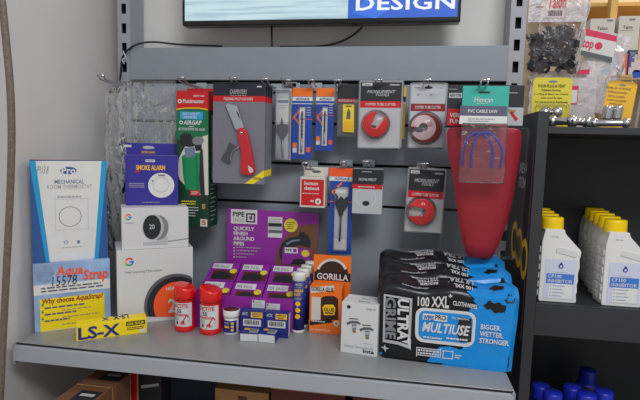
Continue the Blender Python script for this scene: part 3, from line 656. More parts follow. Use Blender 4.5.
# red flexible funnel on a black header card
fn = hang('funnel_pack', 'big red flexible funnel hanging from a black header card', 'funnel', 447, 85, 523.5, 127, -.178)
fn.body('header_card', 'charcoal', .002, .0005)
fn.rect('red_panel', 'red', 447.3, 109, 506, 126, 1); fn.text('panel_lettering', 'white', 'VERSATILE\nFUNNEL', 449.5, 113, 475, 123.5, 2, bold=.03); fn.rect('size_tag', 'light_grey', 449, 93, 462, 98, 2); fn.text('tag_lettering', 'ink', 'NEW TYPE', 450, 94, 461, 97, 3)
fn.rect('photo_panel', 'light_grey', 506, 107.5, 523, 125.5, 1); fn.poly('photo_funnel', 'red', [(509.5, 113), (512, 111.5), (518, 119), (515.5, 121.5)], 2); fn.poly('photo_hand', 'cardboard', [(508, 109), (516, 110.5), (514, 113), (508, 112.5)], 2); fn.micro('header_text', 'text_light', 508, 91.8, 518, 94, 1); fn.micro('header_text', 'text_light', 449, 88.5, 460, 90, 1); fn.done()
L = [(453, 127.6), (448.5, 129.5), (446.8, 134), (446.8, 142), (448.5, 157), (452.5, 175), (455.5, 200), (459, 225), (463, 244), (467, 257)]; Rr = [(516, 127.6), (520.5, 129.5), (522, 134), (521.5, 142), (519.5, 157), (516.5, 175), (512.5, 200), (506, 225), (499, 244), (492, 257)]
mb = MB(); vs = []; NX = 14
for sd in (0, 1):
    for (x0, y0), (x1, y1) in zip(L, Rr):
        fn.front(-.004); a0, b0 = fn.uv(x0, y0); a1, b1 = fn.uv(x1, y1); fn.front()
        for i in range(NX+1):
            u = i/NX; bul = max(0, 1-(2*u-1)**2)**.5*.014; vs.append((a0+(a1-a0)*u, -.004+(-bul if sd == 0 else min(bul*.3, .003)), (b0+b1)/2))
n = len(L)*(NX+1); fs = []
for sd in (0, 1):
    for j in range(len(L)-1):
        for i in range(NX):
            q = sd*n+j*(NX+1)+i; f = (q, q+1, q+NX+2, q+NX+1); fs.append(f if sd else f[::-1])
    
for i in range(NX):
    fs.append((i, i+1, n+i+1, n+i)); k = (len(L)-1)*(NX+1); fs.append((k+i, n+k+i, n+k+i+1, k+i+1))
fb = fn.build('funnel_body', 'funnel_red', mb.add(vs, fs), 0, True)
a0, b0, a1, b1 = fn.box_px(445.8, 126, 523.5, 257)
fn.build('funnel_bag', 'shrink', MB().prism(rrect(a0, a1, b0, b1, .006), -.022, .004), .006, True)

# cable-saw bag in front of the funnel
cs = hang('cable_saw_pack', 'small bag with teal header and two blue saw cables over the red funnel', 'cable saw', 460.5, 86, 506.5, 183, -.222)
hd = cs.h; z125 = cs.box_px(460, 124.5, 506, 125)[3]
cs.root = cs.build('header_card', 'teal', MB().box(-cs.w/2, cs.w/2, -.001, .001, z125, cs.h), .0003)
cs.front(-.001); cs.rect('band', 'slate', 460, 106, 507, 116, 1); cs.rect('white_band', 'paper', 459.5, 116, 507, 124.3, 1); cs.text('brand_lettering', 'white', 'Himcan', 474.5, 97, 493, 102.5, 2, bold=.01); cs.text('band_lettering', 'white', 'PVC CABLE SAW', 468, 109.5, 497.5, 113, 3, bold=.035)
cs.micro('small_print', 'text_grey', 468, 118, 496, 122.4, 2, 2, .35); cs.micro('small_print', 'white', 477, 103.2, 491, 104.2, 1); cs.rect('hang_hole', 'charcoal', 479, 91.5, 490, 93.2, 2); cs.done()
cs.front(-.006)
for nm, pts in (('saw_cable', [(462.3, 167), (463, 152), (466.5, 141), (473, 134), (481, 133.5), (488, 139), (492.5, 150), (491.5, 168)]), ('saw_cable', [(471.3, 168), (471, 152), (474, 141), (480, 134), (487, 132.5), (495, 138), (501, 148), (502, 157), (499.5, 168.5)])):
    off = -.006 if pts[0][0] < 465 else -.010
    cs.build(nm, 'cable_blue', MB().tube(catmull([(cs.uv(*p)[0], off, cs.uv(*p)[1]) for p in pts], 6), .0024, 8), smooth=True)
cs.front(); cs.build('clear_pouch', 'bag_thin', MB().prism(rrect(-cs.w/2+.001, cs.w/2-.001, 0, z125+.002, .003), -.014, .001), .003, True)
cs.micro('corner_mark', 'white', 462, 131, 467, 135, 2, 2); cs.done()
hook('wire display hook carrying the cable saw bag and funnel', 484.5, 82.5, .245)

# second row ------------------------------------------------------------
def tabbed_box(name, label, cat, x0, y0, x1, y1, Y, d, m, tabpx):
    t = hang(name, label, cat, x0, y0, x1, y1, Y); t.body('box_body', m, d)
    k = t.box_px(x0, tabpx, x1, y0); t.build('hang_tab', m, MB().box(-t.w/2, t.w/2, d-.0015, d, t.h-.001, t.h+(k[3]-k[1])), .0003); return t
ho = tabbed_box('leak_detector_box', 'small white and red hotun detect box in the second row', 'box', 300, 177, 325, 207.5, -.10, .045, 'offwhite', 167.5)
ho.rect('red_panel', 'red', 301.3, 179.5, 323.8, 205.6, 1); ho.text('lettering', 'white', 'hotun\ndetect', 304.2, 181.4, 319.5, 190, 2, bold=.05); ho.micro('small_print', 'pink_white', 302.5, 192.6, 319, 194.4, 1); ho.disc('badge', 'paper', 318, 201.5, 3, 2, 18); ho.disc('badge_center', 'text_grey', 318, 201.5, 1.3, 3, 12); ho.rect('mark', 'pink_white', 310.5, 200, 313.5, 202, 2)
ho.front(.0433); ho.text('tab_lettering', 'ink', 'hotun', 305, 167.5, 314.5, 170.2, 2, bold=.03); ho.disc('tab_hole', 'grime_grey', 316.5, 171.5, 4.5, 2, 18, asp=.28); ho.front(); ho.done()
s2 = hang('spade_bit_pack', 'long blue pack with orange header and a flat spade bit, second row', 'drill bit pack', 329.5, 168, 352.5, 254, -.08)
s2.body('card', 'packblue', .0015, .0003); s2.rect('orange_header', 'orange_red', 329.5, 168, 353, 176.5, 1); s2.rect('white_band', 'paper', 329.5, 176.8, 353, 181, 1); s2.text('brand_lettering', 'navy', 'ADDAX', 334.5, 177.6, 350, 180.3, 2, bold=.04)
s2.poly('chevron', 'orange', [(342, 181.5), (331.2, 191.5), (338, 199), (338, 196), (334, 191.5), (342, 184)], 1); s2.rect('red_line', 'orange_red', 329, 201.5, 352, 202.4, 1); s2.rect('clear_window', 'silver_card', 334.5, 187, 347.5, 250, 1); s2.rect('window_paper', 'paper', 336, 188.5, 346.5, 193, 2); s2.rect('window_paper', 'paper', 334.5, 239, 345.5, 249, 2); s2.done()  # pale window colour paints in the highlights of the plastic
solid(s2, 'bit_blade', 'charcoal', [(335.5, 196.5), (338, 199.5), (341, 196), (344, 199), (348, 196), (347.6, 206), (343.5, 212), (342.5, 216), (339, 216), (338, 211), (335, 204)], -.007, -.004, .0005)
a = px_outline(s2, [(340.9, 215), (339.6, 241)], -.005); s2.build('bit_shank', 'dark_steel', MB().tube([(a[0][0], -.0052, a[0][1]), (a[1][0], -.0052, a[1][1])], .0024, 8), smooth=True)
k = s2.box_px(334, 187, 348.5, 250.5); shell(s2, k[0], k[1], k[2], k[3], .012)
gb = hang('tube_cutter_box', 'grey tube cutter box with black top and round window, second row', 'tube cutter', 352.5, 169, 382.5, 214, -.11); gb.body('box_body', 'light_grey', .04)
gb.rect('header', 'charcoal', 352.5, 169.2, 383, 184.5, 1); gb.rect('band', 'red', 352.5, 184.5, 382.3, 189, 1); gb.text('header_lettering', 'light_grey', 'MONUMENT', 358.5, 178, 377, 181, 2, bold=.03, shear=.3); gb.micro('band_lettering', 'white', 358, 186, 380, 188, 1); gb.disc('window_rim', 'white', 365.8, 197.5, 10.2, 1, 32, r0=9.7); gb.disc('window_knob', 'charcoal', 366, 203.3, 3.5, 2, 20, asp=.7); gb.micro('header_text', 'light_grey', 362, 171, 375, 172.6, 1); gb.done()
gb.right(); gb.rectL('side_header', 'charcoal', 0.001, gb.h*.68, .039, gb.h-.001); gb.done()
c3 = cutter_card('tube cutter pack with red slice, alone at the end of the second row', 403.5, 168, 441.5, 232.5, -.08, 191, 198, (421.3, 211.5, 13.4), 182, tilt=.03)
for lb, x, y, L in (('wire display hook carrying the small white and red box', 305, 164.8, .11), ('wire display hook carrying the long blue spade bit pack', 343, 164, .10), ('wire display hook carrying the grey tube cutter box', 366, 163.5, .12), ('wire display hook carrying the lone second row tube cutter', 424, 166, .10)): hook(lb, x, y, L)
#@@SHELFGOODS
# ================================================================== goods on the middle of the shelf
# purple display tray with header card
A = atZ(193.5, 326.5); B = atZ(292.5, 332.9); v = B-A
T = Thing('display_tray', 'purple cardboard display tray with tall header card, holding small purple boxes', 'display', (A+B)/2, math.atan2(v.y, v.x), v.length, .09)
W = T.w; DEP = .165; fz = .078
rt = T.o.rotation_euler.z
T.root = T.build('front_wall', 'purple', MB().box(-W/2, W/2, 0, .002, 0, fz), .0005)
T.build('tray_floor', 'purple_dark', MB().box(-W/2, W/2, .002, DEP, 0, .002))
for sx in (-1, 1): T.build('side_wall', 'purple', MB().add([(sx*W/2-.001, y, z) for y, z in ((.002, 0), (DEP, 0), (DEP, .10), (.002, fz))]+[(sx*W/2+.001, y, z) for y, z in ((.002, 0), (DEP, 0), (DEP, .10), (.002, fz))], [(0, 1, 2, 3), (7, 6, 5, 4), (0, 4, 5, 1), (1, 5, 6, 2), (2, 6, 7, 3), (3, 7, 4, 0)]))
T.front(DEP-.003); hz = T.box_px(227, 208, 318.5, 262); zl = T.uv(227, 208)[1]; zr = T.uv(318.5, 213.6)[1]; hx0, hx1 = T.uv(227, 230)[0], T.uv(318.5, 230)[0]
hc = T.build('header_card', 'purple', MB().prism([(hx0, 0), (hx1, 0), (hx1, zr), (hx0, zl)], DEP-.003, DEP), .0005)
T.root = hc
T.text('header_lettering', 'white', 'QUICKLY\nFINISH\nAROUND\nPIPES', 233.3, 226.5, 254.5, 245.6, 2, bold=.05)
for i in range(4):
    T.rect('bullet', 'white', 233.6, 247+i*3.1, 234.8, 248.3+i*3.1, 2); T.micro('bullet_text', 'text_light', 236.2, 246.8+i*3.1, 262-4*i, 248.6+i*3.1, 1, 2, .5)
T.rect('logo_panel', 'white', 231, 209.6, 257.3, 223.8, 2); T.text('logo_lettering', 'ink', 'PIPE', 233, 211.8, 244.6, 216.6, 3, bold=.04); T.text('logo_lettering', 'text_grey', 'SNUG', 233.2, 218.2, 244.2, 221.8, 3, bold=-.01)
a0, b0, a1, b1 = T.box_px(246.2, 213, 255.3, 222.4); s_ = (a1-a0)/8
for q in ((0, 0, 8, 1.3), (6.7, 0, 8, 8), (0, 6.7, 8, 8), (0, 0, 1.3, 8), (2.8, 2.6, 5.4, 3.8), (4.3, 2.6, 5.4, 6.8), (2.8, 2.6, 3.9, 5.6)): T.rectL('logo_mark', 'purple_dark', a0+q[0]*s_, b0+q[1]*s_, a0+q[2]*s_, b0+q[3]*s_, 3)
T.rect('colour_chart', 'white', 268, 217, 282.3, 237.5, 2)
for y0, y1, m in ((223, 226.5, 'charcoal'), (226.7, 229.5, 'light_grey'), (230, 233, 'grime_grey')): T.rect('chart_row_'+m, m, 268.4, y0, 282, y1, 3)
T.micro('chart_text', 'text_grey', 269, 218, 281.5, 222.5, 2, 3, .35)
pp = []
for i in range(20):
    q = math.radians(95+95*i/19); pp.append((312+36*math.cos(q), 262-38*math.sin(q)))
T.poly('photo_wall', 'brown_box', [(317.8, 224)]+[(x, y) for x, y in pp]+[(317.8, 264)], 2)
T.poly('photo_pipe', 'charcoal', [(280, 258), (279, 250), (283, 242), (290, 237.5), (298, 236), (300, 232), (304, 232), (309, 237), (311, 244), (310, 248), (300, 245), (292, 247), (286, 253), (284, 262)], 3)
T.poly('photo_pipe_shine', 'bluegrey', [(286, 243), (292, 240), (300, 239), (300, 240.5), (292, 242), (287, 245)], 4)
T.poly('photo_box', 'purple', [(283, 246.5), (311, 249), (310, 264), (282, 264)], 5); T.rect('photo_box_logo', 'white', 285, 247.3, 298, 253, 6); T.text('photo_box_lettering', 'ink', 'PIPE', 286, 248.5, 292, 251, 7); T.rect('photo_box_mark', 'purple', 293.3, 248.6, 296.8, 252, 7)
T.disc('photo_box_dot', 'lime_yellow', 305.5, 253.3, 4, 6, 20, asp=.9); T.poly('photo_box_pipe', 'charcoal', [(291, 263), (294, 259), (300, 258), (305, 260), (306, 264), (291, 264)], 6)
T.disc('yellow_dot', 'lime_yellow', 291, 225.2, 6.8, 5, 26); T.micro('dot_text', 'ink', 286.8, 221.5, 295.5, 229.5, 4, 6, .35)
T.done()
T.root = [c for c in T.o.children if c.name.startswith('front_wall')][0]; T.front()
T.rect('sticker', 'white', 252, 300, 265, 308.5, 2); T.rect('sticker_lower', 'white', 266.6, 303.5, 280, 311, 2); T.micro('sticker_text', 'text_light', 253, 301, 264, 306, 2, 3, .3); T.micro('sticker_text_lower', 'text_light', 268, 304.5, 279, 309, 2, 3, .3); T.rect('sticker_spot', 'ink', 252.8, 300.4, 254.2, 302, 3); T.rect('sticker_spot', 'ink', 267.2, 304, 268.6, 305.6, 3)
T.done()
# small purple boxes leaning in the tray, two rows of three
cw = W/3-.003
names = [['front left', 'front middle', 'front right'], ['back left', 'back middle', 'back right']]
lean = math.radians(-64)
for r in range(2):
    for c in range(3):
        if r == 1 and c == 2: lb = 'purple pipe cover box lying askew in the back right of the tray'
        else: lb = 'small purple pipe cover box at the %s of the display tray' % names[r][c]
        loc = T.M @ Vector(((c-1)*(cw+.003), .006+r*.066, .062+r*.030))
        b_ = Thing('pipe_cover_box', lb, 'box', loc, rt, cw, .076, 'small purple boxes in the display tray', 0, lean)
        h = .068; b_.h = h; b_.body('box_body', 'purple', .05 if r else .045, .0012, h=h)
        b_.rectL('front_photo', 'brown', -cw*.34, .003, cw*.46, h*.55, 1); b_.put('front_pipe', 'charcoal', [(-cw*.33, .004), (cw*.25, .004), (cw*.33, h*.25), (cw*.18, h*.42), (-cw*.1, h*.47), (-cw*.3, h*.3)], [(0, 1, 2, 3, 4, 5)], 2)
        b_.rectL('front_label', 'white', -cw*.42, h*.64, cw*.24, h*.93, 1); b_.textL('front_label_text', 'text_grey', 'PIPE SNUG', -cw*.38, h*.68, cw*.12, h*.84, 2)
        b_.discL('front_dot', 'lime_yellow', cw*.34, h*.52, cw*.12, 2, 18)
        b_.done()

# red thread-seal bottles
def ovalbottle(label, x0, x1, ytop, ybot):
    c = atZ((x0+x1)/2, ybot); r = abs(atZ(x1, ybot-2).x-atZ(x0, ybot-2).x)/2*.97; dd = (c-CP); dd.z = 0; c = c+dd.normalized()*r*.8
    h = height_at(c.x, c.y+.55*r, ytop)
    t = Thing('sealing_cord_bottle', label, 'bottle', c, -.1, 2*r, h, 'red and white sealing cord bottles')
    p = [(.0001, 0), (r*.9, 0), (r*.97, h*.02), (r*.97, h*.10), (r*.93, h*.12), (r*.93, h*.66), (r*.97, h*.67), (r*1.0, h*.69)]
    t.root = t.build('bottle_body', 'red_gloss', MB().lathe(p+[(r*.9, h*.71)], 32), 0, True)
    # flip cap: skirt plus a slanted hinged top
    mb = MB(); n = 32; rings = [(r*1.0, h*.70, 0), (r*1.02, h*.80, 0), (r*1.02, h*.88, .0), (r*1.0, h*.95, .8), (r*.95, h*.985, 1), (r*.85, h*1.0, 1), (r*.4, h*1.0, 1)]
    vs = [(R*math.cos(2*math.pi*k/n), R*math.sin(2*math.pi*k/n), z+(-.1*h*(R*math.cos(2*math.pi*k/n)/r*.6+.35*0)) *f) for R, z, f in rings for k in range(n)]
    fs = [(j*n+k, j*n+(k+1) % n, j*n+n+(k+1) % n, j*n+n+k) for j in range(len(rings)-1) for k in range(n)]+[tuple(range(n-1, -1, -1)), tuple(range((len(rings)-1)*n, len(rings)*n))]
    t.build('flip_cap', 'red_gloss', mb.add(vs, fs), 0, True)
    t.front(-r*.94); t.wrap = (r*.935, 0); L = r*.90
    t.rectL('label', 'white', -L, h*.13, L, h*.655, 1)
    t.textL('brand_lettering', 'red', 'LOCTITE', -r*.76, h*.54, r*.70, h*.635, 2, bold=.05); t.textL('number_lettering', 'ink', '55', -r*.32, h*.43, r*.16, h*.52, 2, bold=.04)
    t.rectL('red_line', 'red', -r*.72, h*.365, r*.66, h*.41, 2); t.textL('line_lettering', 'white', 'SEALING CORD', -r*.6, h*.373, r*.55, h*.4, 3)
    t.put('arrow', 'red', [(r*.12, h*.22), (r*.3, h*.2), (r*.72, h*.33), (r*.74, h*.385), (r*.5, h*.36)], [(0, 1, 2, 3, 4)], 2); t.put('arrow_ring', 'red', [(r*.05, h*.18), (r*.4, h*.18), (r*.45, h*.24), (r*.1, h*.25)], [(0, 1, 2, 3)], 2)
    t.rectL('picture', 'ink', -r*.38, h*.18, -r*.2, h*.25, 2); t.put('sweep', 'text_grey', [(-r*.6, h*.16), (0, h*.15), (r*.5, h*.2), (r*.8, h*.3), (r*.8, h*.285), (r*.5, h*.183), (0, h*.135), (-r*.6, h*.145)], [(0, 1, 6, 7), (1, 2, 5, 6), (2, 3, 4, 5)], 2)
    for i in range(3): t.rectL('fine_text', 'text_grey', -r*.7, h*(.33-.025*i), -r*.1, h*(.336-.025*i), 2)
    t.done(); return t
ovalbottle('red sealing cord bottle in front of the white thermostat box', 174, 196.3, 283.5, 332)
ovalbottle('red sealing cord bottle beside the small white pot', 198.7, 222.7, 286, 335)
# small pot
c = atZ(231.3, 335.5); r = abs(atZ(240, 333).x-atZ(222.6, 333).x)/2; dd = (c-CP); dd.z = 0; c = c+dd.normalized()*r*.9; h = height_at(c.x, c.y+r*.6, 306)
po = Thing('sealant_pot', 'small white pot with brown-red lid and blue label', 'pot', c, 0, 2*r, h)
po.root = po.build('pot_body', 'white', MB().lathe([(.0001, 0), (r*.84, 0), (r*.88, .002), (r*.88, h*.62), (r*.8, h*.64), (r*.8, h*.7)], 28), 0, True)
po.build('lid', 'bottle_white', MB().lathe([(r*.9, h*.68), (r*.97, h*.69), (r*1.0, h*.74), (r*1.0, h*.93), (r*.96, h*.95), (r*.94, h*.94)], 28), 0, True); po.build('lid_top', 'brown', MB().lathe([(r*.92, h*.9), (r*.92, h*.952), (.0001, h*.956)], 28), 0, True)
po.front(-r*.88); po.wrap = (r*.885, 0); po.rectL('label', 'navy', -r*.8, h*.1, r*.8, h*.57, 1); po.textL('label_title', 'white', 'ARCTIC', -r*.6, h*.44, 0, h*.5, 2); po.rectL('label_stripe', 'gold', -r*.6, h*.28, 0, h*.36, 2)
for i in range(3): po.discL('label_dot', 'gold', r*.4, h*(.47-.13*i), r*.16, 2, 14)
po.done()
# small blue boxes
def bluebox(label, BL, BR, yt, d, name='tablet_box'):
    t = stand(name, label, 'box', BL, BR, yt, 0.0, 'small blue boxes with barcodes'); return t
for lb, BL, BR, yt, cx in (('upright small blue box with barcode, next to the white pot', (240.3, 335), (264.3, 336.6), (309.5, 311.5), 0), ('upright small blue box with barcode, next to the blue tubes', (264.8, 336.8), (288, 338.6), (311.5, 314), 24.6)):
    t = bluebox(lb, BL, BR, yt, .03); t.body('box_body', 'navy', .02); x = cx; y = cx*.07
    t.text('title', 'white', 'ARCTIC', 242.3+x, 312+y, 248+x, 315+y, 2); t.rect('yellow_panel', 'gold', 251+x, 312.3+y, 262.5+x, 317.8+y, 2); t.text('panel_lettering', 'navy', 'LIMESCALE\nTABLETS', 252+x, 312.9+y, 261.6+x, 317.2+y, 3, bold=.03); t.barcode('barcode', 243.3+x, 319.3+y, 261+x, 326+y, 2)
    t.done(); t.right(); t.rectL('side_panel', 'offwhite', .002, .002, .018, t.h-.002); t.done()
for lb, BL, BR, yt in (('flat blue box with white end, in front of the white pot side', (240, 340.8), (257.8, 341.8), (333.4, 334)), ('flat blue box with white end, at the front right of the pair', (258.2, 341.8), (274.8, 343.6), (334.2, 335))):
    t = bluebox(lb, BL, BR, yt, .05); t.body('box_body', 'navy', .038); t.rectL('white_end', 'white', -t.w/2+.0005, .0005, t.w/2-.0005, t.h-.0005, 1); t.top(); t.rectL('barcode_label', 'light_grey', -t.w*.05, .008, t.w*.42, .03, 1)
    for i in range(6): t.rectL('barcode', 'ink', -t.w*.02+i*t.w*.07, .011, -t.w*.02+i*t.w*.07+.0015, .027, 2)
    t.rectL('yellow_mark', 'gold', -t.w*.4, .022, -t.w*.1, .032, 1); t.front(); t.done()
# blue tubes, one behind the other
def tube(label, i):
    r = .0145; c = atZ(298, 333.8); dd = c-CP; dd.z = 0; c = c+dd.normalized()*r; h0 = height_at(c.x, c.y+r*.6, 271.3)
    e = atZ(298+4.1*i, 274-3.7*i, h0)-atZ(298, 274, h0); c0 = Vector((c.x+e.x, c.y+e.y, 0))
    t = Thing('tablet_tube', label, 'tube', c0, 0, 2*r, h0, 'blue tablet tubes with white caps'); h = h0
    t.root = t.build('tube_body', 'navy', MB().lathe([(.0001, .004), (r*.97, .004), (r*.97, h*.88), (.0001, h*.88)], 28), 0, True); t.build('cap', 'bottle_white', MB().lathe([(r*.98, h*.87), (r*1.03, h*.875), (r*1.03, h*.97), (r*.97, h), (.0001, h)], 28), 0, True); t.build('base', 'bottle_white', MB().lathe([(.0001, 0), (r, 0), (r*1.01, .004), (r*.98, .007)], 28), 0, True)
    t.front(-r*.97); t.wrap = (r*.975, 0)
    t.textL('title', 'white', 'ARCTIC', -r*.45, h*.80, r*.62, h*.84, 1, bold=.03); t.textL('title', 'text_light', 'HAYES', -r*.4, h*.765, r*.5, h*.785, 1); t.textL('product_lettering', 'gold', 'LIMESCALE\nPELLETS', -r*.62, h*.63, r*.8, h*.74, 1, bold=.05)
    for k in range(2): t.rectL('fine_text', 'text_light', -r*.5, h*(.59-.025*k), r*.6, h*(.6-.025*k), 1)
    for k in range(3): t.discL('yellow_dot', 'gold', r*.05, h*(.5-.105*k), r*.4, 1, 18)
    t.done()
tube('front blue tablet tube with white cap and yellow dots', 0); tube('second blue tablet tube, just behind the front tube', 1); tube('third blue tablet tube in the receding row', 2); tube('rearmost blue tablet tube, touching the orange glue box', 3)

# orange glue box
gl = stand('glue_box', 'orange glue box with arched header card behind the white valve box', 'box', (308.8, 332.3), (340.6, 335.3), (286, 288)); gd = .05
gl.body('box_body', 'orange', gd); gl.front(gd-.002); zh = gl.uv(333, 255.5)[1]; hx0, hx1 = gl.uv(313.5, 270)[0], gl.uv(351, 270)[0]
hcard = gl.build('header_card', 'orange', MB().prism([(hx0, gl.h*.5), (hx1, gl.h*.5), (hx1, zh), (hx0, zh)], gd-.002, gd), .0004); gl.root = hcard
pts = [(315, 280)]+[(332+16*math.cos(math.radians(180-180*i/14)), 274-15.5*math.sin(math.radians(180*i/14))) for i in range(15)]+[(349, 280)]
gl.poly('header_arch', 'glue_brown', pts, 1); gl.rect('header_band', 'ink', 314.5, 272.5, 350.5, 280.8, 2); gl.text('header_lettering', 'white', 'GORILLA', 317, 273.5, 348.5, 280, 3, bold=.04)
pts = [(332+16*math.cos(math.radians(20+140*i/14)), 274-15.5*math.sin(math.radians(20+140*i/14))) for i in range(15)]; pin = [(332+13.4*math.cos(math.radians(160-140*i/14)), 274-13*math.sin(math.radians(160-140*i/14))) for i in range(15)]
for i in range(14): gl.put('header_rim', 'offwhite', [gl.uv(*q) for q in (pts[i], pts[i+1], pin[13-i], pin[14-i])], [(0, 1, 2, 3)], 2)
gl.micro('header_text', 'ink', 322, 281.7, 344, 283.4, 1, 2); gl.done()
gl.root = [c for c in gl.o.children if c.name.startswith('box_body')][0]; gl.front()
gl.poly('name_band', 'white', [(310.5, 287.5), (333.5, 285.3), (334.5, 290.5), (311, 293)], 1); gl.text('name_lettering', 'glue_brown', 'GORILLA GLUE', 311.3, 287, 333.6, 291.4, 2, bold=.04)
gl.rect('window', 'offwhite', 311.5, 297, 320.5, 320, 1); gl.poly('bottle_picture', 'glue_brown', [(321, 298), (325, 296), (334, 296), (338.3, 299), (338.3, 320), (321, 320)], 1); gl.poly('bottle_label', 'gold', [(322.5, 307), (325, 304.5), (333, 304.5), (335.5, 308), (334.5, 315), (324, 315)], 2); gl.text('label_lettering', 'ink', 'GLUE', 324, 307.5, 334, 311.5, 3, bold=.04); gl.rect('label_line', 'ink', 325, 312.3, 333, 313.5, 3)
gl.poly('strap_band', 'ink', [(310, 321), (332, 318.5), (332, 322.5), (310, 325)], 2); gl.micro('band_text', 'white', 312, 320.3, 330, 322.6, 1, 3); gl.disc('badge', 'white', 336.5, 323.5, 3, 2, 18); gl.disc('badge_center', 'orange', 336.5, 323.5, 1.6, 3, 14); gl.text('small_lettering', 'white', 'for wood and stone', 311, 328.4, 330, 330.8, 2); gl.done()

# white valve box
vb = stand('valve_box', 'small white box with a line drawing of two valves, beside the wipes', 'box', (340.3, 351.8), (376.8, 357.4), (302, 306)); vb.body('box_body', 'white', .06)
vb.disc('logo', 'ink', 348.8, 306.8, 1.9, 1, 16); vb.text('corner_lettering', 'text_grey', 'inta.it', 366, 308.4, 375.8, 310.4, 1, shear=.2)
for x, y in ((354, 324), (367, 330.5)):
    vb.poly('valve_head', 'text_grey', [(x-2.3, y), (x+2.6, y+.4), (x+2.2, y+6), (x-1.8, y+5.6)], 1); vb.poly('valve_nut', 'light_grey', [(x-2, y+1.5), (x+2, y+1.8), (x+1.8, y+4), (x-1.6, y+3.8)], 2)
    vb.poly('valve_arm', 'grime_grey', [(x-7.6, y-1.5), (x-3, y-3.4), (x+3.5, y-3), (x+6.6, y-1), (x+6.3, y+.8), (x+2, y-.6), (x-3, y-.6), (x-6.6, y+1)], 1); vb.poly('valve_handle', 'grime_grey', [(x-5, y-6.2), (x+4, y-5.4), (x+4, y-4.3), (x-5, y-5)], 1); vb.rect('valve_brass', 'brass', x-1.4, y+6.2, x+1.9, y+8.6, 1)
vb.micro('caption', 'text_light', 363, 343.4, 374, 344.8, 1, 1); vb.text('caption_lettering', 'text_light', 'Essential Thermostatic Kit', 344.5, 345.6, 373.5, 348.6, 1); vb.text('brand_lettering', 'ink', 'inta', 362.8, 350, 374.3, 353.6, 1, bold=.05)
vb.top(); vb.textL('top_lettering', 'grime_grey', 'inta', -.008, .012, .016, .02, 1, rot=180); vb.textL('top_lettering', 'grime_grey', 'inta', -.005, .032, .012, .038, 1, rot=180); vb.done()

